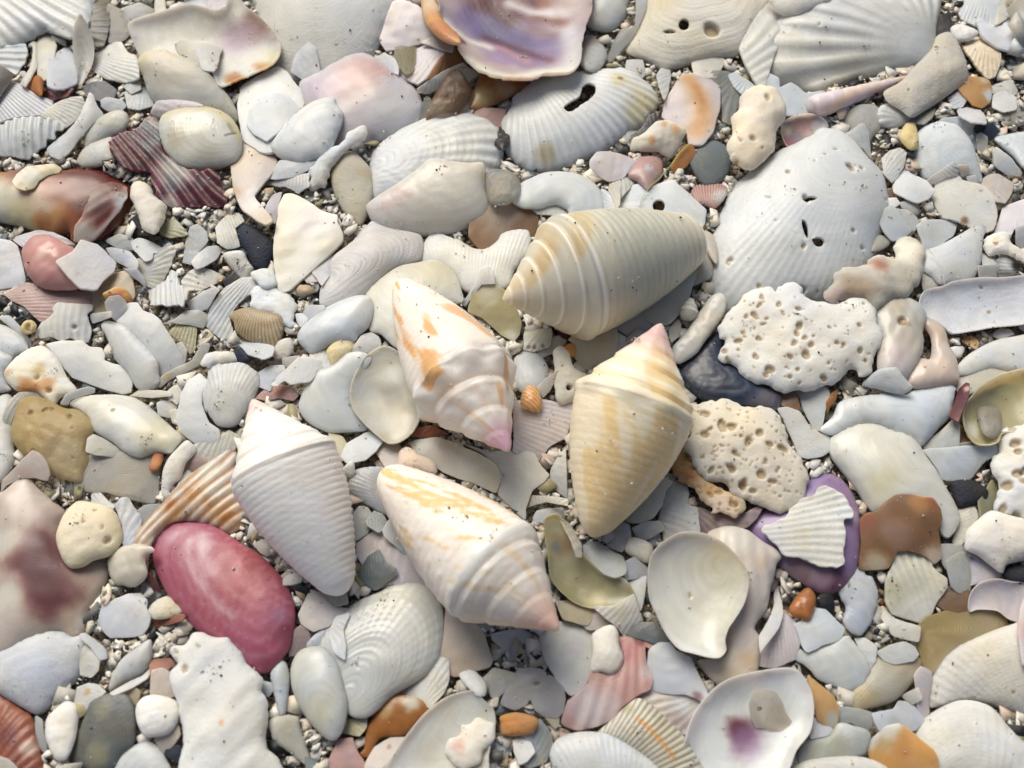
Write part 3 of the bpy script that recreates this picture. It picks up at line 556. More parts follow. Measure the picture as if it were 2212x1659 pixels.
20|2|d|sl|R 22 1560,950 .6;h .14;M m|1445,1280 1480,1200 1560,1120 1640,1120 1730,1170 1770,1260 1740,1360 1650,1450 1560,1455 1490,1380|clam_shell|small slate grey ribbed clam left of the lumpy white bone-like piece
20|1|p|ob||1300,1310 1380,1170 1450,1150 1480,1220 1400,1320 1330,1350||
20|4|b|cw|h .22;M m;D 2050,790 26;D 1940,1090 22;D 1808,1272 14;D 1840,1120 14;D 2010,1180 10;J 1|1725,1160 1770,1060 1770,930 1830,870 1840,760 1930,700 2040,690 2130,720 2170,790 2200,880 2190,960 2120,1040 2110,1150 2100,1200 2010,1290 1930,1340 1860,1320 1760,1250|coral_fragment|lumpy cream white bone-like piece above the huge chalky clam
20|2|p|bw||1750,600 1800,580 1900,640 1960,690 1940,720 1860,750 1790,680||
20|1|d|gr||1910,520 1960,480 2010,580 2000,650 1950,660 1910,600||
20|1|p|gr|M t|1550,590 1750,590 1850,700 1830,800 1760,960 1700,930 1690,700||
20|1|p|gw||1000,480 1060,490 1080,580 1040,620 940,540 950,480||
20|2|d|pi|R 14 1600,1900 2.4;P w 1700,1560 60 .8;Y rb 14;h .15|1450,1530 1500,1470 1580,1470 1650,1455 1725,1480 1715,1560 1640,1640 1560,1620 1480,1600|shell_chip|tiny coral red ribbed chip at the left rim of the huge chalky clam
20|2|p|cr||190,1640 340,1610 460,1660 440,1720 320,1700 240,1690||
20|3|d|bw|h .12;M g;P w 500,1480 100 .6|25,1550 60,1480 180,1410 300,1365 430,1355 560,1380 660,1430 740,1520 780,1640 770,1720 500,1700 470,1650 380,1610 250,1640 130,1640 50,1600|shell_fragment|pearly bluish ear-shaped plate just above the grey cone shell
20|2|p|bw|h .1|740,1500 800,1530 850,1640 840,1700 770,1680||
20|3|p|bw|h .08;H 1195,1625 50;G .8 8;U 800,2100|880,1640 900,1550 950,1480 1040,1460 1110,1490 1210,1450 1310,1430 1360,1480 1450,1540 1570,1650 1560,1720 1540,1780 1200,1800 880,1740|shell_fragment|white plate with a neat round hole behind the grey cone shell
01|2|p|w|J 1|1045,400 1100,375 1180,400 1300,470 1290,510 1220,500 1200,540 1150,555 1060,470|shell_chip|white irregular flake in the gravel right of the grey kite-shaped plate
01|1|p|cr|J 1|1080,560 1200,540 1330,440 1375,490 1330,600 1290,700 1240,760 1170,740 1130,650||
01|3|p|li|h .14|840,460 900,455 1030,480 1100,570 1090,620 1010,610 900,550||
01|3|p|li|h .14|990,620 1080,620 1140,690 1155,770 1100,720 1040,680||
01|2|b|pi|h .28;M g;P cw 350,500 50 .5|185,500 230,410 320,360 420,380 520,430 600,480 700,700 600,770 400,775 300,740 220,650|snail_shell|glossy pink rounded shell partly under the pale kite-shaped plate
01|3|p|li|h .07;M m|440,560 570,480 640,385 700,400 770,430 840,490 920,570 900,640 820,710 770,770 730,780 640,770 580,720 500,640|shell_fragment|pale kite-shaped plate leaning on the glossy pink rounded shell
01|1|p|mv||120,380 300,320 420,340 560,420 400,420 200,440||
01|3|p|li|P mv 120,460 60 .4|-60,380 80,390 140,440 180,580 205,700 190,760 60,770 -60,770|shell_fragment|lilac flat plate at the left edge left of the glossy pink rounded shell
01|1|p|mv|P ro 780,830 30 .8;R 12 -800,900 .6;P pi 400,850 200 .5|50,820 200,730 400,770 600,770 780,800 790,850 760,930 600,1010 330,1030 200,920 100,870|shell_fragment|mauve pink streaked plate under the glossy pink rounded shell
01|1|p|tn||770,760 870,690 980,655 1040,720 1050,830 1000,900 880,960 760,970||
01|2|b|or|h .2|820,820 870,790 930,765 1000,790 1040,850 1030,890 980,880 930,840 860,860|shell_chip|small orange curl in the gravel at the left
01|2|b|bw||835,890 870,845 940,835 990,880 1000,950 920,1030 860,980||
01|3|p|w|J 1;h .09;M m;R 8 500,5000 .8;D 590,1085 20|285,1120 330,1050 400,1010 430,970 415,930 450,890 560,885 640,895 735,910 735,950 700,980 720,1040 735,1090 700,1200 650,1215 560,1170 480,1190 400,1160 330,1170|shell_fragment|bright white torn square scrap at the left above the twin white petals
01|2|p|w||720,980 870,960 875,1000 740,1050||
01|2|b|ye|h .3;D 220,1085 25|165,1080 200,1035 250,1030 285,1070 260,1120 210,1135 170,1110|snail_shell|tiny yellow ring-like snail near the left edge
01|1|p|gw||0,1010 80,1000 150,1070 230,1180 220,1250 120,1110||
01|2|p|w|h .12|930,1040 960,960 1000,890 1080,890 1130,950 1210,990 1270,1040 1330,1130 1390,1230 1440,1310 1450,1370 1400,1400 1320,1420 1260,1460 1100,1200|shell_fragment|rear one of two white petal-shaped pieces at the left
01|3|d|w|h .14;P gw 1050,1150 40 .4|800,1070 830,1035 890,1040 1000,1080 1080,1160 1160,1250 1240,1350 1250,1450 1260,1520 1220,1570 1140,1590 1080,1560 1000,1430 910,1340 880,1250 840,1150|shell_fragment|front one of two white petal-shaped pieces at the left
01|3|p|cr|P or 1320,1470 40 .5|1240,1540 1280,1470 1400,1400 1520,1340 1600,1210 1665,1215 1640,1310 1600,1370 1470,1440 1350,1500 1270,1560|shell_fragment|cream bent stick-like piece pointing away from the front white petal
01|2|p|w|h .1|390,1230 500,1205 650,1200 720,1240 800,1250 830,1300 820,1350 900,1370 970,1390 1020,1450 1040,1530 1030,1590 960,1605 840,1570 700,1520 580,1480 500,1380|shell_fragment|smooth white plate lying left of the front white petal
01|3|b|cw|h .16;M m;P or 210,1560 80 1;P ye 300,1420 50 .9;P or 370,1540 60 .8;P or 60,1450 30 .5;D 290,1480 20;D 385,1580 20|35,1450 80,1370 200,1270 330,1225 420,1290 480,1380 530,1480 600,1560 590,1610 480,1640 420,1700 300,1600 150,1590 70,1530|shell_fragment|cream chunky piece with orange yellow hollow near the left edge
01|2|d|w||-60,1080 40,1075 130,1110 190,1180 215,1260 140,1290 80,1330 -60,1290||
01|2|d|w||-60,1270 50,1300 90,1340 40,1440 60,1530 80,1570 -60,1575||
01|2|d|nv|R 16 1800,0 1.4;h .16;M m|1860,290 1900,265 1990,280 2080,340 2150,400 2155,500 2110,600 2060,620 2000,590 1950,500 1880,400|mussel_fragment|dark navy ribbed fragment left of the cream triangular plate
01|1|b|nv||1855,1290 1900,1250 1980,1310 1975,1350 1900,1360||
01|0|b|bk||1030,250 1100,200 1200,300 1200,350 1080,340||
01|0|b|bk||1780,720 1850,660 1890,700 1870,760 1800,770||
01|2|b|w||1775,520 1830,490 1920,490 1960,560 2000,620 1980,680 1920,705 1860,640||
01|2|p|gw|R 12 1900,-600 1|1450,560 1470,420 1500,300 1560,280 1630,330 1640,400 1580,480 1580,540 1520,580||
01|2|p|w||1520,560 1570,500 1640,450 1710,440 1750,470 1700,550 1620,600 1560,615||
01|1|p|cr|R 10 1500,-500 .8|1720,300 1800,200 1880,190 1920,250 1860,300 1890,420 1800,440 1730,400||
01|1|p|ol||1290,270 1380,230 1440,290 1470,340 1350,370 1280,340||
01|1|p|gr||850,400 950,350 1040,380 1060,460 960,470||
01|1|p|cr||1450,710 1520,640 1620,625 1700,650 1750,680 1700,730 1600,780 1480,780||
01|2|p|w|J 1|1490,880 1560,840 1620,800 1700,770 1735,790 1690,860 1640,930 1540,965||
01|2|p|w|J 2;R 8 1300,-2000 1.5|1180,780 1320,720 1350,650 1400,670 1410,750 1480,800 1490,850 1430,920 1400,900 1300,900 1200,890||
01|1|p|bw|R 9 2300,300 1.6;h .1|1640,1030 1700,900 1800,790 1900,720 2010,700 2050,750 1990,810 1880,900 1820,1000 1850,1110 1780,1150 1700,1090||
01|3|d|tn|R 20 2100,700 1;Y br 14;h .15|1810,990 1890,940 1990,925 2120,960 2210,980 2240,1050 2230,1150 2170,1250 2060,1220 1950,1180 1870,1120 1850,1040|clam_shell|small tan ribbed fan shell with brown rays left of the white donax
01|2|b|w|J 3;h .12;M m|2000,810 2070,770 2200,760 2300,830 2350,900 2330,980 2360,1060 2300,1080 2220,1050 2120,950 2000,930|coral_fragment|white crumbly crust behind the small tan ribbed fan
01|2|b|bw|J 2|2000,650 2080,620 2160,650 2190,740 2080,760 2020,700||
01|2|p|w||1885,1200 1950,1180 2160,1240 2150,1300 2080,1330 1970,1300||
01|1|p|ol||1350,1130 1430,1060 1520,1060 1550,1110 1540,1240 1500,1280 1440,1200||
01|1|p|cr||1400,1220 1440,1210 1475,1270 1450,1380 1420,1300||
01|1|p|gr|R 14 1700,700 1|1380,1040 1480,960 1580,960 1640,1000 1600,1080 1500,1060||
01|3|p|w|h .13|1480,1500 1570,1430 1640,1500 1600,1620 1600,1700 1660,1840 1740,1890 1740,1960 1690,2010 1640,2055 1540,2000 1420,1900 1405,1800 1430,1650|shell_fragment|plain white curved piece left of the small white fan shell
01|4|d|w|R 26 1800,1880 1;h .17;J 1|1600,1630 1640,1500 1640,1420 1700,1370 1790,1375 1880,1360 1970,1380 2040,1450 2055,1540 2020,1640 1960,1740 1880,1840 1780,1870 1700,1840 1640,1760|clam_shell|small white fan shell with fine radiating ribs above the white cone
01|2|p|cr||1330,1590 1380,1550 1450,1570 1440,1640 1400,1690 1340,1640||
01|2|p|cr||1030,1620 1100,1580 1330,1590 1340,1620 1200,1640||
01|2|b|w|J 3|1610,1370 1680,1280 1760,1265 1830,1280 1880,1350 1700,1370 1650,1390||
11|2|p|lp||90,140 150,40 220,10 200,100 170,240 100,200||
11|4|p|cr|h .07;M g;P lp 480,260 180 .6;P cw 250,680 150 .5;P ye 560,420 80 .3|155,440 170,280 200,100 240,20 300,20 400,70 540,160 660,190 660,250 705,340 705,390 640,460 520,580 400,690 290,780 230,805 190,780 170,680|shell_fragment|cream translucent triangular plate pointing down, left of centre
11|2|d|li|R 34 300,1000 .5;h .14;G .5 8;U 400,800|530,880 540,760 590,690 600,600 640,520 760,430 850,340 940,250 1050,300 1300,360 1300,540 1100,620 1000,700 880,830 700,900 580,920|clam_shell|bluish white finely grooved clam behind the white donax
11|1|d|w|R 30 1700,1600 .5;J 1;h .1|1310,480 1370,420 1420,340 1500,345 1640,410 1760,460 1850,460 1920,410 1960,350 2050,320 2160,320 2160,500 2050,620 1990,760 1880,800 1700,800 1500,650 1310,560|clam_shell|torn white ribbed shell with V-shaped break left of the grey cone
11|3|d|cr|h .1;P gw 1000,1000 150 .8;P ye 1450,650 120 .3|880,820 1000,700 1150,600 1300,565 1440,550 1530,590 1600,660 1640,780 1650,880 1500,900 1300,1100 1200,1250 1120,1240 1000,1130 920,1110 900,1000|clam_shell|smooth cream yellow shell partly hidden under the orange blotched cone
11|4|d|bw|h .18;M g|345,1150 380,1080 480,990 600,910 740,850 850,828 920,850 943,930 930,1010 890,1090 830,1140 800,1190 700,1200 600,1220 460,1290 390,1240 350,1190|donax_shell|smooth white donax shell left of the orange blotched cone
11|2|p|ol|h .08;P cr 1850,820 90 .5;P gw 2050,1170 60 .8|1700,960 1740,800 1800,745 1900,760 2000,800 2060,900 2110,1030 2100,1130 2050,1190 1950,1130 1800,1000|shell_fragment|olive tan translucent chip between the orange blotched and grey cones
11|2|p|w||1650,890 1740,760 1790,640 1850,610 1890,650 1895,740 1800,745 1740,830 1680,900||
11|3|b|ye|h .2;P cw 700,1230 60 .5|580,1260 640,1200 720,1165 800,1195 780,1280 700,1340 630,1390 590,1320|pebble|pale yellow nugget below the white donax
11|2|b|w||445,1310 500,1240 590,1235 600,1330 630,1400 580,1420 480,1360||
11|3|b|w|h .2|780,1250 850,1150 930,1120 990,1160 1010,1230 940,1300 860,1290 780,1280||
11|3|d|bw|h .09;M g;P cr 450,1600 120 .4|355,1700 400,1560 500,1430 620,1380 740,1290 850,1280 930,1320 900,1400 820,1480 770,1600 800,1750 900,1890 700,1915 580,1910 450,1850 380,1780|clam_shell|thin bluish white round plate left of the rough grey disc
11|4|c|gr|h .1;P dg 1100,1600 90 .5;P w 1110,1460 100 .4;P tn 1200,1800 100 .3;M g|830,1400 900,1300 1000,1235 1070,1235 1180,1310 1250,1500 1290,1640 1310,1800 1250,1920 1150,1990 1060,2000 980,1940 870,1840 790,1740 760,1620 780,1500|clam_shell|rough grey cupped disc beside the lower left of the orange blotched cone
11|4|p|w|J 1;M m;h .12|140,1530 200,1450 280,1380 350,1330 450,1330 530,1360 585,1400 560,1430 500,1430 480,1480 430,1520 350,1530 290,1540 240,1500 180,1540|shell_chip|bright white torn chip above the white cone's pink tip
11|2|p|pi|P rb 200,1580 60 .6|20,1640 100,1570 200,1540 300,1560 340,1620 300,1660 200,1640 100,1660||
11|2|p|w||230,1330 330,1310 360,1350 290,1400 230,1390||
11|2|p|li||30,1450 130,1390 230,1390 240,1430 150,1510 130,1580 50,1550||
11|1|b|gw||160,1280 200,1200 280,1180 300,1250 260,1320 180,1330||
11|2|b|w||330,980 380,975 430,1020 370,1080 340,1030||
11|2|p|li||400,950 450,910 540,910 560,940 480,1010 440,1020 390,990||
11|1|p|pe||410,700 490,620 520,680 510,715 430,725||
11|1|p|li||470,640 600,500 620,560 590,680 540,740 510,700||
21|2|p|cw|h .08;M g|1060,980 1250,800 1400,640 1510,500 1505,640 1460,760 1430,860 1370,960 1290,1050 1180,1060 1080,1010|shell_fragment|pale translucent plate tucked under the right side of the grey cone
21|1|d|cr||1510,420 1560,400 1610,520 1620,640 1580,690 1470,730 1500,620||
21|1|d|pe||1560,330 1620,360 1660,450 1650,560 1610,520 1560,430||
21|4|b|gw|h .14;M g|1310,1230 1400,1140 1480,1020 1560,900 1620,830 1690,815 1725,870 1715,970 1660,1060 1570,1180 1500,1280 1420,1340 1350,1370 1310,1330|tusk_fragment|smooth curved grey tusk beside the yellow cone's tip
21|2|d|nv|h .14;M g;G .9 7;U 1450,1400;B sl 5 .35;P mv 2050,1700 120 .5;P sl 1560,1500 60 .3;T .03|1370,1420 1450,1320 1550,1230 1650,1140 1700,1130 1720,1300 1800,1380 1900,1420 2000,1540 2140,1590 2140,1680 2110,1730 1950,1720 1650,1710 1550,1660 1440,1580 1390,1500|mussel_shell|dark blue mussel shell with lines partly under the pitted white coral
21|4|b|bw|h .12;M m;J 3;ND 46 4 12;D 2010,860 22;D 1990,920 20;D 1890,1000 18;D 1870,1120 16;D 1830,1185 24;D 1880,1150 14;D 2000,1160 22;D 2025,1055 16;D 2050,1020 14;D 1960,1000 26;D 1720,1270 22;D 1830,1260 14;D 1970,1310 24;D 1745,1340 20;D 2070,1420 32;D 2040,1460 20;D 2140,920 24;D 2294,950 22;D 2174,995 12;D 2304,1080 28;D 2290,1140 24;D 2350,1170 22;D 2400,1220 24;D 2270,1210 24;D 2230,1310 20;D 2360,1300 32;D 2540,1090 16;D 2780,1065 18;D 2600,1210 18;D 2650,1230 18;D 2790,1270 22;D 2830,1340 16;D 2534,1370 14;D 2290,1415 16;D 2234,1480 18;D 2500,1490 24|1665,1080 1690,1010 1740,970 1800,930 1850,860 1950,780 2010,765 2070,780 2120,820 2130,760 2180,730 2260,730 2330,790 2350,830 2440,870 2550,910 2620,900 2660,860 2720,850 2820,870 2880,860 2900,960 2930,1050 2935,1250 2910,1350 2860,1430 2780,1480 2740,1440 2650,1490 2550,1540 2400,1590 2200,1590 2000,1540 1900,1490 1820,1440 1790,1400 1700,1370 1670,1300 1690,1180|coral_fragment|large bluish white pitted coral slab below the huge chalky clam
21|2|b|cr|J 1;D 170,1240 14;D 210,1240 14;D 280,1230 14|130,1200 140,1110 200,1090 340,1100 330,1180 320,1240 260,1260 200,1270 130,1250||
21|1|p|tn||340,1180 440,1150 450,1200 380,1270 280,1310 230,1290||
21|2|p|cr|J 1|480,1190 530,1140 600,1170 700,1150 850,1100 865,1200 830,1330 700,1420 600,1400 530,1320 540,1230|shell_fragment|beige hooked piece in shade between the grey and yellow cones
21|1|p|w||850,1190 870,1130 920,1160 990,1200 870,1300||
21|2|b|cw|H 490,1555 28;J 1|370,1300 420,1250 490,1290 510,1390 560,1440 640,1480 620,1580 560,1640 430,1680 380,1600 380,1450|coral_fragment|cream ring-holed coral bit left of the yellow cone
21|2|d|w||60,1340 150,1270 250,1310 310,1400 300,1500 240,1570 120,1590 60,1520||
21|2|p|cw||240,1560 300,1490 400,1430 410,1450 380,1500 330,1580 280,1630||
21|1|p|li||870,1090 950,1000 1050,970 1110,1040 1140,1090 1010,1170 940,1140||
21|1|d|pe||940,1190 1010,1100 1060,1100 1080,1150 1000,1200||
21|1|p|cr||1280,1100 1340,1020 1370,1070 1350,1150 1300,1190||
21|1|b|or||440,1250 520,1210 530,1290 480,1310||
21|0|b|ma||400,1110 500,1080 520,1180 440,1160||
31|3|p|bw|M g|1070,240 1110,150 1160,110 1210,160 1260,240 1325,320 1260,380 1170,400 1100,330|shell_chip|translucent grey-white shard hugging the right side of the huge chalky clam
31|2|p|gw||1200,150 1290,160 1360,210 1380,260 1340,320 1300,290||
31|2|p|bw||1130,60 1200,60 1230,100 1190,130 1140,110||
31|1|d|gr||1030,360 1110,370 1150,410 1090,460 1010,470||
31|1|d|gr||1240,100 1330,90 1390,150 1350,190 1270,150||
31|3|b|gr|h .16;J 2;P br 880,780 120 .5;P rb 1060,600 60 .7;P mv 720,850 80 .6;P cw 1320,480 120 .9;P dg 1150,780 100 .3|620,830 700,720 720,650 850,600 960,590 980,540 1100,530 1180,560 1200,530 1180,460 1220,400 1300,370 1380,400 1440,460 1410,600 1410,700 1330,775 1270,840 1180,880 1050,950 1040,1000 900,870 750,870 720,910|stone|mottled grey and rust crusty stone below the huge chalky clam
31|2|p|w||1370,280 1430,240 1560,235 1680,250 1650,350 1480,470 1440,470 1400,370||
31|3|d|bw|h .14;P pe 1600,600 120 .3|1410,620 1430,480 1530,440 1700,350 1800,290 1910,240 1920,290 1890,370 1880,470 1870,580 1800,700 1580,740 1540,740 1480,680|shell_fragment|smooth white cone-like shard with a hair lying on it, right side
31|2|p|cr||1400,640 1540,740 1420,790||
31|4|b|w|J 2;h .2;D 1990,420 16|1880,380 1980,350 2060,330 2120,350 2110,410 2212,480 2260,550 2212,560 2120,520 2000,500 1930,510 1890,440|coral_fragment|knobbly white crumb with a tail at the right edge
31|3|p|li||2150,290 2330,240 2330,480 2212,470 2150,430||
31|2|p|lp|R 14 2100,2500 .5|1990,330 2060,130 2212,80 2330,60 2330,230 2140,300 2120,340||
31|2|b|dg|P w 2080,590 60 .9;P bk 2150,600 40 .9|1980,560 2060,520 2150,530 2180,600 2140,660 2020,680||
31|1|p|gw||1880,500 1960,510 1990,580 1900,600||
31|1|p|gw||1860,600 2000,600 2000,700 1870,700||
31|3|c|li|h .12;M m;D 1880,755 12;D 1950,957 10;P w 1500,1000 90 .6|1385,890 1420,800 1500,770 1560,760 1650,720 1850,690 2000,690 2330,690 2330,1000 2200,1060 1990,1080 1800,1110 1650,1130 1580,1080 1500,1030 1430,1000|razor_fragment|long bluish white trough-shaped piece at the right edge
31|2|b|gr|h .22;M g;P tn 1200,900 100 .5;P lp 1200,1300 150 .6;P br 1250,1045 35 .9;D 1250,1040 30|1010,1000 1050,930 1100,890 1180,850 1260,850 1360,900 1420,970 1430,1040 1400,1130 1410,1230 1380,1330 1320,1440 1250,1500 1100,1480 1060,1400 1060,1200|snail_fragment|smooth beige grey lump right of the big pitted coral slab
31|2|b|pe|h .2;M g;P gr 1550,1280 60 .5|1400,1040 1440,1020 1530,1050 1590,1130 1610,1230 1660,1320 1680,1420 1680,1520 1450,1560 1310,1540 1300,1470 1380,1330 1470,1330 1480,1180|snail_fragment|pinkish beige lobed lump between the beige lump and the bright white shell
31|1|p|or||1720,1190 1790,1150 1850,1200 1830,1250||
31|1|b|w|J 2|1610,1260 1700,1230 1740,1260 1700,1310 1640,1300||
31|4|d|w|h .13|1640,1460 1700,1370 1800,1280 1950,1200 2100,1160 2330,1150 2330,1440 2100,1430 1950,1410 1800,1450|clam_shell|bright white smooth clam valve at the right edge above the olive bowl
32|1|p|tn||1690,20 1690,-60 1950,-120 2330,-90 2330,0 1950,60 1830,80 1750,130||
32|2|c|ol|h .25;M g;P ye 2100,-10 120 .5;P w 1800,380 70 .6|1740,270 1770,170 1860,60 1950,0 2050,-50 2330,-60 2330,380 2050,400 2000,480 1900,500 1820,480 1760,380|clam_shell|olive yellow bowl-like shell interior at the right edge
32|3|b|gr|h .2;M t|1850,220 1930,210 2030,260 2030,400 1980,450 1900,420 1860,330|pebble|grey translucent pebble lying in the olive bowl
32|3|p|ma|P lp 1760,60 25 .8|1690,60 1750,10 1780,20 1780,110 1740,220 1690,320 1620,280 1660,180|shell_chip|thin maroon blade with pale edge left of the olive bowl
32|3|d|bw|h .15;M g;G .6 5;U 1500,0|600,380 700,280 740,180 820,140 1000,110 1150,90 1280,110 1340,60 1500,30 1620,10 1670,50 1650,180 1620,290 1540,370 1450,470 1395,515 1300,460 1150,390 960,340 700,420 650,410|clam_shell|smooth bluish white clam above the big cream hooked shell
31|4|d|bw|R 22 1050,1900 .4;h .14|930,1540 1000,1460 1080,1410 1200,1400 1240,1450 1290,1510 1330,1560 1260,1610 1150,1600 1050,1570|shell_chip|small white ribbed chip on top of the smooth bluish white clam
32|2|p|cw||400,60 640,60 670,100 640,220 620,330 590,390 540,370 470,230 440,140|shell_chip|cream fang-shaped piece pointing down beneath the pitted coral slab
32|1|p|br||270,100 390,90 430,180 420,230 300,190||
32|3|p|w|h .16;M m|260,220 330,210 430,250 500,350 600,420 710,430 690,540 600,600 500,620 430,600 390,500 300,300|shell_fragment|white bone-shaped fragment between the pitted oval coral and the cream hooked shell
32|2|p|ob||650,170 690,100 740,70 720,150 680,200 660,250||
22|4|b|cw|h .13;M m;J 3;ND 90 4 13;D 1560,260 32;D 1700,370 40;D 1770,365 36;D 1560,430 32;D 1600,390 20;D 1840,440 14;D 1900,480 32;D 1990,420 30;D 2065,510 26;D 2170,540 34;D 1640,520 12;D 1700,520 12;D 1660,545 10;D 1800,575 24;D 1890,625 12;D 1630,625 12;D 1550,605 12;D 1610,705 26;D 1770,690 32;D 2010,740 36;D 2090,790 26;D 2130,710 16;D 1870,810 34;D 1850,820 28;D 1940,870 24;D 2040,640 20;D 1480,700 16;D 2110,620 10|1390,500 1440,420 1440,350 1380,330 1450,200 1480,180 1600,160 1640,180 1700,145 1800,170 1950,205 2010,180 2080,190 2130,260 2200,380 2240,500 2280,600 2330,650 2380,740 2360,850 2310,980 2220,1020 2080,1030 2000,990 1850,920 1760,880 1700,830 1560,780 1480,700 1430,600|coral_fragment|cream oval coral piece full of round pits right of the yellow cone
22|3|b|tn|h .11;M m;J 3;ND 24 6 14;P or 1380,680 130 .8;P or 1640,860 110 .55;P ob 1450,760 50 .4;P cr 1640,980 60 .7;P pe 1700,1000 90 .9;D 1680,890 24;D 1600,900 20;D 1780,970 28;D 1460,700 20|1275,690 1320,580 1400,565 1480,650 1560,780 1700,840 1860,940 1850,1040 1800,1080 1700,1070 1600,1060 1590,990 1500,920 1440,860 1350,780|coral_fragment|orange and tan pitted coral strip under the cream pitted oval
22|2|p|gw|J 1|1200,1100 1220,980 1260,840 1340,795 1400,830 1430,890 1420,980 1490,1010 1500,1100 1500,1200 1260,1260 1230,1150||
22|1|p|mv||1500,1000 1700,1060 1860,1050 2000,980 1950,1080 1880,1150 1700,1180 1560,1210||
22|2|p|cr|M g|1180,740 1300,800 1240,880 1220,980 1150,1080 1060,1120 940,1100 1000,1000|shell_fragment|pale cream plate tucked under the lower right of the yellow cone
22|2|p|gw||990,1170 1090,1120 1200,1115 1230,1180 1130,1240 1070,1265 1010,1220||
22|2|b|gw|h .3;R 16 0,1000 .6|935,1340 960,1250 1040,1250 1140,1310 1110,1430 1000,1390||
22|1|p|li||780,1250 880,1130 950,1150 960,1240 900,1340 800,1300||
22|2|p|w||930,1440 1000,1400 1040,1430 1100,1480 1090,1550 940,1570||
22|1|p|gw||970,1600 1090,1560 1080,1700 1050,1800 1000,1720||
22|2|c|ol|h .14;M g;P ye 700,1750 90 .6;P br 420,1300 90 .6;P w 930,1580 35 .9;P sl 380,1310 40 .8|300,1120 400,1070 470,1150 560,1330 650,1430 760,1530 900,1560 960,1620 1000,1710 960,1760 850,1790 700,1790 620,1780 520,1740 420,1650 350,1560 330,1400|oyster_shell|olive gold glossy oyster interior right of the lower blotched cone
22|3|p|gw|M t|420,1070 460,1090 520,1180 580,1290 590,1380 550,1380 500,1270 450,1170||
22|4|p|bw|M t;J 1|580,1290 620,1260 700,1280 800,1330 900,1380 940,1450 930,1530 850,1565 760,1530 650,1430 590,1380|shell_chip|frosty translucent flake on the rim of the olive gold oyster
22|2|p|cw|P ye 900,1850 60 .4|700,1800 850,1780 990,1700 1020,1800 1055,1890 1000,1970 920,2020 870,1950 800,1890||
22|0|b|ob||600,1900 720,1820 800,1900 760,1960 640,1960||
22|1|p|tn||400,1750 520,1750 680,1800 620,1920 450,1880||
22|4|c|cw|h .19;M g;L w 1110,1500 1130,1720 1200,1900 1300,2050 1450,2140 1650,2180 34 .9;P ye 1700,1450 200 .25;P tn 1480,1750 60 .25;D 1440,1700 12|1110,1640 1110,1500 1140,1370 1220,1280 1340,1210 1440,1195 1560,1210 1700,1280 1820,1390 1890,1500 1905,1600 1880,1740 1820,1850 1750,1950 1720,2050 1730,2130 1680,2190 1600,2190 1480,2160 1350,2120 1250,2000 1180,1860 1130,1750|clam_shell|large smooth cream cup-shaped shell interior in the lower right centre
22|3|d|pe|h .13;M g;R 5 1800,0 .5;P or 2000,1440 60 .2;P or 1900,2200 80 .25;P cw 1780,1250 150 .6|1580,1220 1680,1160 1780,1150 1900,1180 2010,1260 2120,1330 2170,1390 2130,1440 2110,1540 2080,1640 2050,1800 1980,1900 1950,1960 1990,2020 2000,2140 1960,2390 1900,2400 1850,2380 1700,2420 1600,2350 1500,2220 1600,2200 1700,2190 1740,2120|shell_fragment|tall peach white shell behind the large cream cup
22|3|p|w|H 2065,1845 22|2120,1550 2170,1750 2180,1850 2150,1950 2080,2040 2000,2150 1990,2020 2060,1900 2110,1750|shell_fragment|thin white rim arc along the right side of the peach white shell
23|4|p|bw|M t|1670,1060 1720,980 1800,960 1880,1000 1850,1080 1760,1140||
32|3|d|pu|h .15;M g;P ma 600,1600 200 .6;P mv 400,1480 150 .7;P li 620,1560 80 .4;P li 850,1100 70 .3|0,1160 60,1080 180,1000 330,910 460,830 580,750 680,735 770,780 840,870 890,980 915,1120 915,1280 900,1420 860,1540 770,1640 660,1690 560,1660 450,1590 300,1490 120,1310|mussel_shell|violet glossy shell under the white crusty triangular fragment
32|4|p|w|R 11 -900,1300 1.2;J 2;h .1;M m;P gr 650,900 90 .5;P ye 480,1200 40 .4;P tn 520,920 30 .5;P ye 480,1320 40 .3|135,1190 170,1150 310,1090 340,1010 420,930 560,890 600,830 650,810 730,850 770,880 820,960 850,1040 840,1090 800,1110 810,1200 780,1330 770,1430 720,1470 630,1460 500,1410 300,1360 240,1280|shell_fragment|white ribbed triangular fragment with crumbly top lying on the violet shell
32|4|d|cw|h .17;M g;G .6 6;U 1500,500;P ye 1100,800 100 .4|690,600 670,500 700,430 790,370 940,330 1060,330 1180,390 1300,420 1370,490 1450,610 1530,730 1600,850 1670,970 1710,1080 1670,1180 1610,1240 1560,1200 1500,1100 1400,1080 1200,1080 1100,1050 1010,1030 900,870 800,740|clam_shell|big cream hooked clam with the rusty brown flake over its lower end
32|5|p|br|h .14;M g;P or 1400,960 90 .6;P rb 960,1100 90 .6;P pe 1500,1400 90 .8;P rb 1500,950 60 .5;P cr 1050,1440 90 .7;P mv 1200,1200 120 .5|910,1100 960,1050 1060,1030 1130,950 1200,900 1300,900 1400,920 1490,930 1550,1010 1560,1100 1530,1180 1555,1300 1560,1400 1500,1450 1450,1400 1300,1340 1200,1350 1140,1480 1020,1500 900,1490 915,1300|shell_fragment|rusty brown translucent flake over the lower end of the cream hooked clam
32|3|p|bw|h .1|1410,550 1550,530 1800,515 1990,500 2000,580 1900,640 1830,720 1780,790 1700,795 1560,780 1530,720 1470,620|shell_fragment|bluish white fin piece between the cream hooked clam and rough coral
32|2|p|gr||1400,520 1500,440 1640,320 1690,330 1690,520 1500,535||
32|1|p|gr||1690,500 1800,480 1830,520 1720,530||
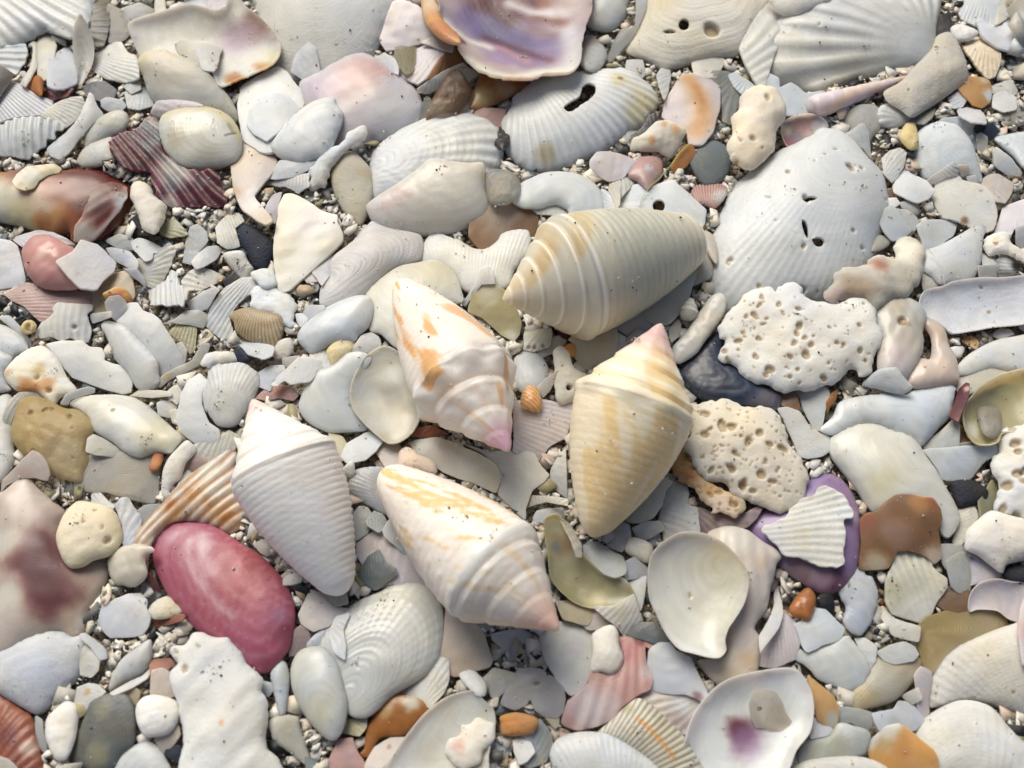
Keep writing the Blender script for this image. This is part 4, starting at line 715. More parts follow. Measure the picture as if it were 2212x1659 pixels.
32|4|b|w|h .2;M m;J 2;ND 12 12 40|1960,700 1970,600 2010,560 1990,470 2030,430 2030,390 2120,360 2330,370 2330,1100 2160,1080 2060,1050 1990,1020 2000,850|coral_fragment|tall rough white coral lump cut off by the right edge
32|1|b|bk|h .25;M s|1650,800 1800,790 1920,870 1900,960 1780,990 1700,1000 1650,900|pebble|black pebble right of the cream hooked clam
32|1|p|ol||1870,950 1960,800 2000,850 2000,1000 1900,1080||
32|2|b|bk|h .25;M s|2040,1510 2100,1460 2200,1460 2330,1480 2330,1600 2150,1600 2060,1560|pebble|black pebble at the right edge below the white angular lump
32|4|b|w|h .22;M m|1745,1300 1760,1190 1850,1100 1950,1030 2080,1060 2200,1090 2330,1150 2330,1390 2220,1420 2080,1450 2040,1520 1950,1460 1850,1380 1760,1340|coral_fragment|smooth white angular lump at the right edge below the rough coral
32|1|p|cr||1700,1040 1750,990 1820,1010 1840,1080 1780,1200 1700,1300 1660,1250||
32|1|p|gr||1560,1300 1750,1310 1760,1350 1620,1400 1600,1480 1570,1420||
32|3|p|cr|R 9 1900,3000 1;h .1;P ol 1200,1650 100 .5;P gr 1350,1600 100 .5|1110,1600 1160,1480 1190,1370 1250,1335 1310,1340 1480,1390 1490,1470 1600,1560 1600,1640 1520,1760 1480,1850 1400,1920 1290,1890 1170,1840 1110,1740|shell_fragment|greenish cream folded ribbed fragment below the rusty brown flake
33|3|d|li|R 18 700,900 1;J 1;h .12|780,170 800,110 860,70 940,80 960,130 1010,150 1040,220 1060,300 1040,420 990,530 920,600 850,590 800,540 780,480 800,380 760,310 750,240|shell_fragment|frilly-edged bluish white ribbed piece below the violet shell
33|3|p|w|h .1|400,520 480,470 560,390 640,400 720,480 795,550 760,640 640,680 500,740 460,700 430,610|shell_chip|flat white five-sided chip with the brown nugget at its top corner
33|3|b|ob|h .25;M g|350,400 420,290 500,230 560,290 555,380 510,480 440,470 380,450|pebble|glossy orange brown nugget below the violet shell
33|2|d|gw|h .1;J 1;M g|440,720 500,735 640,690 760,640 830,620 900,700 950,790 990,880 950,950 940,1000 860,1030 750,1020 640,970 560,940 480,830 390,790|shell_fragment|translucent grey white plate with wavy right edge under the five-sided chip
33|0|b|bk||580,330 680,280 700,420 640,440||
33|1|p|gw||880,640 960,640 1040,700 1030,800 990,850 930,740||
33|2|p|gw|R 12 900,500 .5|1060,740 1150,690 1260,665 1340,700 1370,760 1330,810 1200,835 1120,810||
33|1|d|tn|R 26 1400,500 1;P gr 1100,950 150 .6|890,1190 860,1060 950,940 1050,780 1380,800 1340,960 1200,1110 1050,1170|clam_shell|grey tan finely ribbed shell in shade, lower right
33|1|p|lp||120,820 150,700 250,560 320,460 390,520 420,650 390,780 250,840||
33|1|p|cr||1060,420 1110,390 1200,480 1370,540 1360,640 1180,600||
33|2|p|ye|h .1;M t;P ho 1600,520 200 .6;P pe 1950,450 90 .4|1370,560 1440,470 1600,420 1700,440 1850,400 2000,410 2080,470 2100,560 1900,640 1700,680 1580,780 1520,880 1480,910 1430,830 1390,700|shell_fragment|honey yellow translucent plate in the lower right
33|2|c|lp|h .14;P w 1880,200 60 .6|1780,360 1800,270 1880,190 2000,165 2120,190 2230,220 2230,480 2100,480 2000,410 1850,400 1790,420|clam_shell|pinkish grey cup with white rim above the honey yellow plate
33|1|p|gr||1610,40 1700,-30 1760,-30 1780,100 1780,240 1700,260 1640,210||
33|1|p|mv||1780,-40 1900,20 2040,40 2030,130 1900,160 1800,200||
33|0|p|br||1510,340 1620,240 1750,260 1760,400 1690,440 1600,400||
33|1|p|mv||1350,950 1400,880 1470,920 1450,1100 1460,1200 1420,1260 1370,1160||
33|1|p|cr||1250,1090 1370,1030 1400,1110 1330,1150||
33|3|d|w|h .17;R 18 2400,1500 .6;D 1520,1075 10;D 2125,1060 14;M m|1450,1100 1450,1000 1500,870 1560,780 1700,680 1900,600 2100,530 2330,500 2330,1240 2100,1200 1800,1140 1480,1180|clam_shell|large white faintly ribbed dome at the lower right edge
33|4|p|lp|P pi 2250,600 100 .6|2160,600 2180,400 2212,300 2330,200 2330,900 2200,830|shell_chip|pale pink sliver standing at the lower right edge of the picture
33|2|p|li|P sl 1180,1300 60 .2|1020,1230 1180,1190 1220,1130 1310,1140 1380,1220 1420,1290 1340,1360 1180,1360 1080,1370 1040,1310|shell_chip|pale blue chip above the orange tan block
33|4|d|w|h .17;R 18 1900,2300 .4;M m|1340,1400 1420,1280 1540,1190 1680,1130 1800,1125 1920,1160 2000,1220 2080,1320 2212,1460 2330,1560 2330,1800 1400,1800|clam_shell|smooth white dome in the bottom right corner
33|4|p|or|h .15;M g;L cw 990,1480 1030,1420 1110,1340 1210,1318 30 .9;P tn 1100,1450 90 .6;P cw 1130,1340 80 .9;P ob 1250,1500 90 .3|970,1500 1010,1420 1110,1330 1220,1310 1310,1360 1420,1450 1500,1520 1530,1600 1500,1800 980,1800 1000,1600|shell_fragment|orange tan angular block with pale edge at the bottom right
33|3|d|gr|J 1;h .1;P ol 700,1500 150 .5;P w 800,1330 80 .5|430,1530 500,1450 640,1390 700,1350 740,1310 820,1305 900,1330 980,1380 980,1450 950,1560 700,1660 440,1700|clam_shell|grey beige shell with frilled rim left of the orange tan block
33|5|d|cw|h .2;M m|250,1800 450,1620 600,1585 760,1570 900,1570 1050,1610 1180,1700 1230,1800|clam_shell|bright cream shell back rising at the bottom edge, right of the purple spotted bowl
33|2|b|or|P gr 700,1280 60 .9;h .15|510,940 620,1020 700,1100 740,1200 730,1300 680,1350 580,1270 550,1130||
33|1|p|li||530,1280 600,1280 700,1360 640,1400 530,1420||
33|1|p|gr||760,1180 900,1200 1000,1230 1020,1300 960,1360 850,1300 740,1300||
F|4|c|bw|h .16;M g;P ma 1600,1580 32 1;P pu 1612,1600 38 .7;P dg 1680,1520 40 .2|1480,1600 1500,1540 1540,1490 1580,1465 1640,1450 1700,1443 1730,1455 1752,1490 1758,1530 1750,1580 1720,1620 1680,1690 1500,1700 1475,1640|clam_shell|bluish white bowl with a dark purple spot inside at the bottom
33|5|p|gw|M t;H 120,1190 22|40,1160 70,1060 150,1030 240,1050 290,1130 330,1230 370,1290 320,1370 220,1365 150,1340 90,1340 50,1270|shell_chip|thin translucent grey flake lying inside the purple spotted bowl
23|3|p|cw|h .12;P lp 550,700 100 .6;P pe 280,700 60 .5|250,700 250,600 330,510 440,500 560,530 670,570 670,700 665,900 620,1000 560,1060 490,1080 390,980 300,830|shell_fragment|pale pinkish cream tile-like fragment just below the lower blotched cone's tip
23|4|b|w|h .22|670,720 670,600 760,540 830,530 870,580 880,680 915,780 890,860 820,915 740,900 660,890|pebble|bright white two-lobed pebble between the cream tile and the dusky pink fragment
23|3|p|pi|h .1;R 7 1000,300 .7;P lp 1080,900 60 .5;P ma 1050,640 50 .7;P ro 950,740 80 .4;P lp 650,1200 200 .8|880,620 1000,610 1120,650 1160,690 1130,720 1090,700 1100,850 1140,960 1120,1040 1040,1080 900,1180 820,1280 700,1330 560,1360 430,1300 470,1130 560,1060 640,980 660,900 800,920 900,850 915,760|shell_fragment|dusky pink broken shell at the bottom centre
23|3|p|li|M g;h .1;P ma 1500,1100 40 .6|1110,730 1190,665 1280,670 1330,730 1450,780 1500,900 1560,1020 1590,1100 1550,1140 1400,1080 1250,1070 1110,1030 1140,950 1100,850|shell_fragment|pearly lilac white fragment right of the dusky pink shell
23|2|p|pe|P mv 1350,1300 90 .7;P w 1380,1160 60 .6|1040,1080 1110,1040 1250,1070 1400,1080 1540,1150 1460,1250 1400,1380 1300,1350 1180,1220||
23|4|d|cr|h .16;Y dg 22 .6;R 22 500,2000 1.6;L or 1030,1270 1100,1330 1180,1410 1250,1500 1310,1570 20 .95;P ol 950,1190 50 .6|1010,1110 1060,1110 1160,1170 1250,1260 1380,1390 1470,1530 1560,1680 1590,1800 1300,1800 1100,1600 900,1480 700,1400 820,1280 900,1200|shell_fragment|cream and grey banded ribbed shell with an orange streak at the bottom
23|5|d|w|h .17;R 24 900,2300 .5|330,1540 380,1440 500,1385 650,1370 780,1385 900,1430 1020,1510 1130,1600 1230,1700 1270,1800 420,1800 350,1640|clam_shell|white oval ribbed shell at the bottom edge under the banded shell
23|2|p|li|M t;D 230,990 20|30,960 80,890 170,870 250,880 350,940 430,1020 450,1100 440,1200 380,1255 300,1250 220,1200 180,1110 150,1160 60,1200 -50,1150|shell_chip|pair of joined grey glassy discs below the pale pinkish tile fragment
23|3|b|or|h .2|-60,1300 -60,1250 60,1220 200,1250 240,1290 190,1380 60,1400 -50,1390|shell_chip|orange brown block right of the grey wedge with the crusty patch
23|1|p|gr||110,1400 250,1300 330,1400 340,1480 290,1600 180,1640 100,1600 200,1540 200,1470||
23|2|p|w||40,1440 110,1415 180,1460 210,1530 150,1600 90,1620 50,1520||
23|1|p|tn||300,1260 400,1240 400,1320 370,1340||
23|0|p|dg||960,600 1040,520 1180,520 1280,640 1160,660||
13|3|d|gw|h .15;M g;R 30 600,1250 .4;G .5 7;U 700,1150;P li 1150,650 200 .4;D 820,845 16|430,690 500,590 640,480 800,350 950,280 1100,200 1220,165 1350,180 1440,240 1490,350 1510,480 1500,640 1460,800 1350,930 1200,1020 1080,1100 980,1200 880,1260 760,1240 650,1100 600,900|clam_shell|big translucent grey white clam left of the lower blotched cone
13|4|p|w|J 1|600,560 650,450 750,440 730,500 710,560 730,680 715,800 640,740 610,680||
13|5|d|cw|h .2;M g;P ye 500,1200 120 .3|290,870 340,750 430,700 530,700 600,750 660,850 700,980 735,1140 720,1290 680,1390 630,1440 560,1420 450,1310 360,1180 300,1030|donax_shell|cream white donax shell leaning against the big translucent clam
13|3|d|bw|h .2|130,920 170,840 220,805 260,840 280,940 270,1100 250,1220 210,1240 170,1120|donax_shell|slim white spindle-like shell left of the cream white donax
13|2|p|pe|h .08|1480,760 1510,600 1520,380 1560,360 1700,480 1800,560 1840,680 1885,790 1860,850 1740,890 1600,925 1540,900 1530,800|shell_fragment|peach beige plate tucked under the lower blotched cone
13|2|p|tn|P w 1500,850 40 .5;P w 1330,1020 60 .7|1260,950 1400,870 1470,790 1535,810 1535,950 1500,1060 1450,1120 1400,1180 1250,1090 1130,1060||
13|2|d|ob|h .12;M g;P cw 1250,1140 70 .8;P ye 1050,1200 60 .4|880,1500 900,1350 980,1220 1080,1100 1240,1100 1350,1150 1400,1200 1300,1330 1180,1400 1000,1420 920,1560 850,1540|shell_fragment|orange brown banded shell between the translucent clam and grey wedge
13|2|p|pe|P rb 1070,1490 20 .7|880,1640 960,1500 1080,1420 1200,1420 1130,1540 1010,1660 900,1720||
13|4|c|gw|h .12;P tn 1400,1550 120 .25;P bw 1700,1200 120 .4|1000,1720 1180,1440 1350,1230 1520,1100 1640,1060 1730,1050 1820,1120 1900,1200 1910,1330 1880,1450 1860,1560 1820,1800 950,1800|clam_shell|pale grey wedge-shaped shell with white rim at the bottom centre
13|5|b|w|h .14;J 3;M m;P pi 1620,1480 60 .5|1540,1490 1620,1380 1640,1290 1720,1310 1820,1290 1900,1330 1880,1450 1830,1530 1740,1620 1650,1630 1570,1600 1530,1550|coral_fragment|crumbly pinkish white crust stuck on the pale grey wedge
13|3|p|pi|h .1;J 1|600,1580 680,1440 780,1420 820,1520 880,1640 900,1800 540,1800|shell_fragment|coral pink angular piece at the bottom edge
13|3|d|cr|J 1;P ol 250,1330 70 .6|110,1300 180,1240 340,1255 370,1350 400,1430 440,1620 420,1640 330,1580 250,1520 160,1440||
13|1|p|pe||380,440 460,270 560,300 680,390 760,400 720,450 640,470 600,520 480,555 400,510||
13|0|p|tn||460,290 700,270 720,350 640,370 540,310||
13|1|p|mv||300,600 400,520 440,640 400,720 290,760||
13|0|p|bk||320,180 430,250 430,290 340,250||
13|1|p|ye||700,1290 880,1260 880,1340 830,1400 700,1370||
13|1|d|li||430,690 500,600 600,560 600,700 560,720||
12|2|p|sl|R 12 900,500 1;h .1|830,1540 900,1400 990,1340 1050,1440 1120,1480 1130,1530 1040,1600 960,1650 880,1600|mussel_fragment|slate grey ribbed flake right of the white cone's lower end
12|2|p|sl|R 12 1000,2500 1|760,1100 830,1000 900,1010 950,1100 900,1200 800,1260||
12|3|p|gr|R 8 1100,1800 1|880,1120 950,1030 1020,1050 1060,1110 1030,1170 990,1200 900,1150||
12|1|p|mv|h .06|850,1300 1000,1200 1100,1300 1250,1420 1400,1600 1450,1680 1100,1590 1000,1620 850,1400||
12|3|p|w|J 1;R 12 1500,1600 .8|1010,1180 1080,1100 1110,1060 1180,1160 1280,1380 1220,1400 1110,1300 1030,1240||
12|2|d|li|R 18 1300,1000 .7|750,850 800,720 920,685 1060,700 1000,780 1020,900 1090,1020 1060,1060 950,1010 830,930|clam_shell|pale lilac ribbed shell left of the lower blotched cone's blunt end
12|2|p|pe||960,540 1030,480 1150,510 1150,700 1060,700 1000,620||
12|3|b|pe|h .2|1145,620 1150,560 1200,520 1260,540 1310,590 1380,610 1440,660 1440,730 1330,720 1150,690|shell_chip|small knobbly peach piece above the lower blotched cone
12|2|p|cr|h .08;P mv 1500,600 150 .3|1240,500 1300,470 1450,455 1550,480 1700,550 1830,600 1900,660 1940,750 1900,870 1800,830 1500,720 1330,600|shell_fragment|beige plate in shade between the two blotched cones
12|1|p|gw|h .06|1650,480 1800,540 2000,560 2150,560 2212,580 2270,680 2330,740 2290,800 2200,860 2150,1000 2140,1080 1940,900 1940,740 1850,600|shell_fragment|pale grey plate left of the yellow cone's lower half
22|2|p|lp|R 14 -900,0 .7;h .08|60,130 100,200 270,150 450,190 520,170 460,440 380,480 320,520 250,620 100,570 50,550|shell_fragment|pinkish white ribbed plate between the orange blotched and yellow cones
22|1|p|gw||350,700 400,590 450,560 460,900 340,800||
22|1|p|bw||210,1080 240,1030 420,1010 430,1060 330,1120 220,1110||
22|1|p|cr||150,1000 180,910 440,930 440,980 300,960||
12|1|p|ye||600,420 700,450 740,520 700,620 660,600||
12|2|p|w||700,600 740,500 870,420 980,400 1010,480 960,560 880,620 800,640 750,650||
12|2|b|w||700,700 780,640 790,740 760,765 720,740||
12|1|p|rb||1250,390 1400,360 1520,420 1400,450 1280,440||
12|1|p|br||960,640 1040,620 1060,690 980,680||
02|4|d|ro|h .13;G .35 14;U 2080,1560;B lp 6 .16;L lp 1500,1260 1490,1400 1560,1560 1700,1750 1850,1880 26 .55;L lp 1600,1230 1590,1330 1680,1520 50 .5;L lp 1480,1180 1350,1250 20 .3;P li 1620,1300 60 .4;P pu 2210,1860 70 .4;P ma 2290,2000 110 .45;P ma 2100,2250 100 .3;P lp 1330,1250 80 .25|1215,1290 1260,1210 1350,1130 1480,1105 1620,1120 1750,1180 1900,1280 2050,1370 2180,1500 2260,1600 2320,1750 2335,1900 2300,2080 2230,2190 2150,2280 2060,2310 1930,2250 1780,2150 1600,2010 1450,1860 1340,1710 1250,1540 1210,1400|clam_shell|glossy deep pink clam with paler curved bands, lower left
02|2|d|pe|M g;h .12;R 8 100,2300 1.3;Y ob 8;P or 1560,880 90 .5;P or 1350,1080 90 .6;P or 1750,1000 110 .6;P ob 1500,900 50 .6;P ob 1650,950 50 .7;P ob 1350,980 40 .7;P ob 1800,1080 60 .7;P cr 1650,700 80 .7;P gr 1700,900 90 .5;P pe 1180,1200 90 .5;P pe 1280,1080 40 .6;P ob 1400,980 60 .4|1090,1200 1180,1100 1300,960 1450,800 1600,680 1750,590 1840,545 1860,600 1850,700 1900,800 1930,950 1960,1100 1880,1170 1800,1200 1700,1150 1500,1100 1350,1120 1250,1200 1200,1320 1170,1500 1090,1300|scallop_fragment|orange brown and cream striped ribbed shell behind the deep pink clam
02|3|d|pe|h .13;M g;P br 430,1500 280 .45;P mv 380,1120 130 .5;P ma 360,1480 210 .95;P ma 290,1270 100 .75;P ma 350,1650 170 .8;P cw 60,1300 110 .6;P cw 60,1700 110 .6;P w 640,1900 40 .6|-60,900 20,880 130,790 230,775 300,850 400,940 520,1040 480,1150 560,1350 700,1380 830,1400 860,1500 840,1600 780,1720 720,1850 690,1960 640,2010 560,2020 480,1980 350,2010 200,2060 50,2150 -60,2150|shell_fragment|large cream shell with plum coloured hollow at the lower left edge
02|5|b|ye|h .2;M m;D 850,1260 26;D 755,1030 12;D 810,1160 14;D 655,1110 10;P cw 650,1150 300 .8|445,1230 480,1110 540,1010 620,950 740,965 870,1000 930,1070 960,1160 970,1240 930,1330 850,1390 740,1420 660,1470 560,1480 500,1420 460,1320|coral_fragment|pale cream chunky block sitting on the plum stained shell
02|4|p|pe|P pi 200,740 60 .4|0,870 0,790 130,680 200,600 260,548 330,590 370,650 390,740 370,790 280,770 200,770 120,790 40,830|shell_fragment|pale peach pointed piece above the plum stained shell at the left edge
02|2|d|gw||-60,200 60,120 130,240 100,500 110,600 60,720 -60,800||
02|3|b|ye|h .2;M t;P ho 300,300 250 .8;P cw 550,550 120 .4;P tn 380,480 90 .4;ND 8 8 20|110,300 150,160 230,120 340,130 440,180 520,220 620,230 720,320 740,400 700,460 690,560 700,640 660,720 640,790 560,790 420,740 300,640 180,580 90,440|stone|honey coloured translucent lump at the left
02|2|p|gr||30,260 60,170 150,100 290,90 400,130 200,140 130,220 90,340 40,320||
02|4|d|cw|h .16;M g;P ye 1250,430 150 .5;D 895,232 10|550,180 620,130 780,110 950,110 1070,130 1180,200 1300,310 1400,400 1440,460 1380,540 1350,570 1240,560 1160,580 1100,600 1000,570 900,490 750,400 700,290 620,220|clam_shell|glossy ivory shell right of the honey coloured lump
02|3|p|cr||740,420 860,480 980,570 900,600 760,590 680,560 690,460||
02|3|p|bw||480,180 520,110 600,70 700,45 755,60 750,95 640,120 560,150 540,190 490,190||
02|2|p|gw|M t;h .08;P li 850,700 100 .6|560,780 660,760 700,600 980,570 1200,600 1240,700 1240,860 1200,960 1000,930 850,880 700,870 580,830|shell_fragment|cloudy grey plate under the glossy ivory shell
02|3|b|rb|P or 1240,640 60 .8|1180,700 1200,620 1225,560 1290,560 1280,650 1240,710|shell_chip|tiny orange red chip on the cloudy grey plate
02|4|b|w|h .14|1280,860 1290,720 1330,620 1400,540 1480,470 1540,520 1545,570 1470,650 1430,770 1370,820 1340,880 1370,900 1330,935 1290,910|shell_chip|white hook-shaped piece left of the white cone
02|2|p|li||920,1000 960,940 1020,940 1060,1010 1120,1080 1100,1200 1080,1310 1000,1320 960,1250 970,1150||
02|3|b|cr|h .16;J 1;M g|860,1400 950,1320 1080,1300 1180,1310 1220,1350 1150,1400 1165,1530 1110,1610 1020,1630 920,1600 860,1490|shell_fragment|creamy notched lump right of the pale cream chunky block
02|1|b|gr||1090,1040 1150,990 1250,980 1280,1000 1180,1100 1120,1150||
02|1|p|w||740,880 800,890 860,960 900,980 880,1010 740,990||
02|1|p|tn||1540,510 1720,450 1800,400 1880,450 1840,540 1640,650 1560,590||
02|1|p|gw||1250,180 1300,160 1400,190 1340,280 1260,260||
02|1|b|tn||1340,240 1400,230 1410,310 1370,330||
02|1|p|mv||1480,620 1560,590 1640,650 1560,740 1460,740||
02|1|p|cr||1440,760 1490,700 1520,760 1450,850 1390,870||
02|0|p|ma||1170,1510 1220,1540 1270,1660 1200,1620||
03|2|d|li|h .2;M m|-60,740 60,710 200,640 350,590 480,590 560,630 640,620 670,720 650,830 600,950 480,1060 380,1170 290,1220 200,1180 0,1060 -60,1040|clam_shell|blue grey smooth shell back below the plum stained shell
03|3|p|li|h .1;P w 910,470 30 .5|780,480 800,390 900,330 1020,280 1110,270 1165,330 1165,400 1200,450 1180,540 1130,600 1020,625 870,630 800,560|shell_chip|pale lilac notched chip left of the deep pink clam
03|2|p|w||640,600 680,590 760,650 830,720 840,780 790,790 720,700 650,640||
03|1|p|gw||640,910 640,780 680,700 780,790 770,880 720,930||
03|3|d|w|h .22;P dg 1040,840 8 .5;R 12 400,1500 .7|860,1040 880,940 960,800 1060,720 1180,640 1200,700 1190,820 1120,920 1000,980 900,1040|clam_shell|small closed white spindle-shaped clam below the pale lilac chip
03|2|p|gw||880,1060 1000,990 1120,930 1205,850 1160,950 1050,1020 910,1080||
03|4|b|w|h .12;M m;J 1;D 1570,695 14;D 1470,880 28;P or 1757,1298 24 .6;D 1400,740 16;P bw 1450,1500 120 .6|1420,1800 1450,1500 1440,1300 1400,1150 1360,1000 1355,900 1410,830 1340,740 1380,690 1460,680 1530,600 1600,595 1680,620 1800,620 1850,680 1900,740 1960,840 2070,920 2090,980 2070,1050 2100,1120 2120,1300 2110,1500 2200,1600 2270,1800|coral_fragment|large smooth white eroded slab at the bottom left
03|3|b|w|h .2|360,1400 370,1270 440,1190 520,1130 590,1150 620,1230 600,1400 570,1500 520,1590 440,1590 390,1500|pebble|white oval pebble left of the dark olive ribbed shell
03|2|d|dg|R 20 900,400 .6;h .12;P ol 780,1560 100 .7;P ol 820,1200 80 .5|570,1600 620,1400 680,1250 720,1150 800,1100 900,1070 1000,1100 1050,1200 1060,1350 1040,1470 960,1540 880,1650 700,1660|clam_shell|dark olive grey ribbed shell at the bottom left
03|3|b|w|h .25|1085,1300 1075,1180 1130,1100 1220,1080 1330,1100 1400,1140 1415,1240 1390,1320 1330,1390 1220,1410 1140,1400|pebble|white rounded pebble between the dark olive shell and the eroded slab
03|2|p|pe||1230,1430 1400,1320 1425,1400 1380,1470 1300,1540||
03|0|b|nv||1310,1540 1350,1470 1430,1500 1410,1610||
03|3|d|gw||890,1800 950,1580 1040,1490 1150,1450 1240,1480 1310,1580 1370,1800||
03|3|d|rb|R 10 -600,2300 1.2;P pe 230,1500 60 .7;P ma 60,1420 80 .5|-60,1080 40,1110 140,1180 240,1250 280,1350 320,1530 310,1800 -60,1800|shell_fragment|reddish brown ribbed shell in the bottom left corner
03|4|p|cr||-60,1560 60,1590 130,1660 150,1800 -60,1800||
03|1|p|gw|P or 690,1055 25 .9|620,1030 700,1000 760,1010 820,1060 760,1120 680,1200 610,1200 600,1120||
03|1|p|ye||600,1150 650,1160 680,1220 620,1260||
03|1|p|gr||270,1270 330,1300 360,1450 350,1540 310,1480||
03|1|b|cr||1190,400 1230,350 1320,310 1400,350 1430,420 1340,460 1240,470 1200,440||
03|0|p|rb||1190,480 1300,450 1430,450 1420,490 1250,540||
03|1|p|pe||1210,900 1280,880 1350,920 1370,1080 1240,1100 1200,1060||
03|0|p|rb||1200,820 1340,800 1360,850 1210,960||
03|1|b|or||950,1080 1050,1020 1100,1060 1080,1150 1000,1150||
13|1|p|gr||1800,980 1900,880 2050,920 2080,980 1900,1100 1850,1000||
13|1|b|w||1640,930 1740,900 1830,990 1820,1070 1760,1070||
13|1|p|gw||1900,600 2100,560 2212,620 2000,720 1900,640||
22|3|b|or|h .3;Y cw 6;M g|100,170 120,80 170,35 220,50 260,120 270,210 240,245 170,230 120,210|snail_shell|tiny orange and white striped snail between the blotched and yellow cones
"""
# ---------------------------------------------------------------- the listed pieces, lowest first
CATS = dict(clam_shell='clam shell', shell_fragment='shell fragment', shell_chip='shell chip', coral_fragment='coral fragment', pebble='pebble',
  stone='stone', whelk_fragment='shell fragment', oyster_shell='oyster shell', snail_fragment='snail shell', scallop_shell='scallop shell',
  ark_shell='ark shell', mussel_shell='mussel shell', mussel_fragment='mussel shell', snail_shell='snail shell', donax_shell='donax shell',
  tusk_fragment='shell fragment', razor_fragment='shell fragment', scallop_fragment='scallop shell', crumb='crumb')
ITEMS = []
for ln in DATA.strip().splitlines():
    f = ln.split('|')
    ITEMS.append(dict(tile=f[0], L=int(f[1]), kind=f[2], col=f[3], opts=f[4], pts=parse_pts(f[5]), name=f[6], label=f[7]))
for i, it in enumerate(ITEMS):
    it['i'] = i
    if not it['label'] and i % 2: it['col'] = {'or': 'tn', 'ol': 'cr', 'ob': 'pe', 'mv': 'lp', 'sl': 'gr', 'tn': 'cr'}.get(it['col'], it['col'])
    it['px'] = tile_px(it['tile'], it['pts'])
ITEMS.sort(key=lambda d: (d['L'], d['i']))
DONE = []                                                   # (object, pixel centre, size px, colour, kind) still to be labelled
def sizepx(P): return math.sqrt(abs(.5 * np.sum(P[:, 0] * np.roll(P[:, 1], -1) - P[:, 1] * np.roll(P[:, 0], -1))))
# small loose chips and grit pebbles in the gaps, before anything else lies on them
ux, uy = np.meshgrid(np.arange(-40, 2253, 8.), np.arange(-40, 1700, 8.)); cov = np.zeros(ux.shape, int)
for it in ITEMS:
    if it['L'] >= 1: cov += inpoly(ux, uy, it['px'])
free = np.argwhere(cov == 0)
r = np.random.default_rng(23); placed = []
FC = ['w', 'gw', 'cr', 'w', 'gr', 'cr', 'tn', 'gw', 'bw', 'ol', 'pe', 'gr', 'cw', 'dg', 'br', 'sl', 'mv', 'cr', 'bk', 'w', 'gw', 'gw', 'cr', 'dg']
for tries in range(9000):
    if len(placed) >= 135: break
    j, i = free[r.integers(len(free))]; x, y = ux[j, i] + r.uniform(-8, 8), uy[j, i] + r.uniform(-8, 8)
    s = r.uniform(11, 30) if r.random() < .75 else r.uniform(28, 42)
    if any((x - a) ** 2 + (y - b) ** 2 < (.75 * (s + c)) ** 2 for a, b, c in placed): continue
    placed.append((x, y, s))
placed.sort(key=lambda p: -p[2])
for k, (x, y, s) in enumerate(placed):
    n = int(r.integers(5, 9)); th = np.sort(r.uniform(0, 6.283, n)) * .45 + np.linspace(0, 6.283, n, endpoint=False) * .55
    el = r.uniform(.5, 1); ro = r.uniform(0, 3.14); rr = s * r.uniform(.7, 1.15, n)
    p = np.stack([np.cos(th) * rr, np.sin(th) * rr * el], -1); p = p @ np.array([[math.cos(ro), math.sin(ro)], [-math.sin(ro), math.cos(ro)]]) + (x, y)
    c = FC[int(r.integers(len(FC)))]; kd = 'bpppp'[int(r.integers(5))]
    if c == 'bk': kd = 'b'
    op = 'h %.2f' % r.uniform(.12, .25) + ';J 1' + (';R 7 %f %f .8' % (x + s * 3, y - s * 2) if kd == 'd' else '')
    nm = {'b': 'pebble', 'p': 'shell_chip', 'd': 'valve_fragment'}[kd]
    o, cp, S, PX = piece('F', kd, c, op, p, nm, 900 + k, q=70, coarse=1.3, zadd=-.02)
    DONE.append((o, cp, sizepx(p), c, nm))
def flakes(n, x, y, z, s, colors, tilt, name, mt, seed, cov=None):
    r = np.random.default_rng(seed); th = np.sort(r.uniform(0, 6.283, (n, 6)), 1) * .5 + np.linspace(0, 6.283, 6, endpoint=False)[None] * .5
    ra = s[:, None] * r.uniform(.55, 1.25, (n, 6)); el = r.uniform(.4, 1, n)[:, None]; px_, py_ = np.cos(th) * ra, np.sin(th) * ra * el
    tk = (s * r.uniform(.08, .2, n))[:, None]; wz = .07 * s[:, None] * r.normal(0, 1, (n, 6))
    V = np.concatenate([np.stack([px_, py_, wz + tk / 2], -1), np.stack([px_, py_, wz - tk / 2], -1)], 1)
    a = r.uniform(0, 6.283, n); t1 = r.normal(0, tilt, n); Rm = np.zeros((n, 3, 3)); ca, sa, ct, st_ = np.cos(a), np.sin(a), np.cos(t1), np.sin(t1)
    Rm[:, 0, 0] = ca; Rm[:, 0, 1] = sa; Rm[:, 1, 0] = -sa * ct; Rm[:, 1, 1] = ca * ct; Rm[:, 1, 2] = st_; Rm[:, 2, 0] = sa * st_; Rm[:, 2, 1] = -ca * st_; Rm[:, 2, 2] = ct
    V = V @ Rm + np.stack([x, y, z], -1)[:, None]
    ci = r.integers(0, len(colors), n); cc = lin(np.array([PAL[c] for c in colors], float))[ci] * r.uniform(.7, 1.05, (n, 1))  # random tone, toned down overall: gap shade put into the colour
    return dict(V=V, c=np.repeat(cc[:, None], 12, 1), x=x, y=y, s=s, name=name, mt=mt)
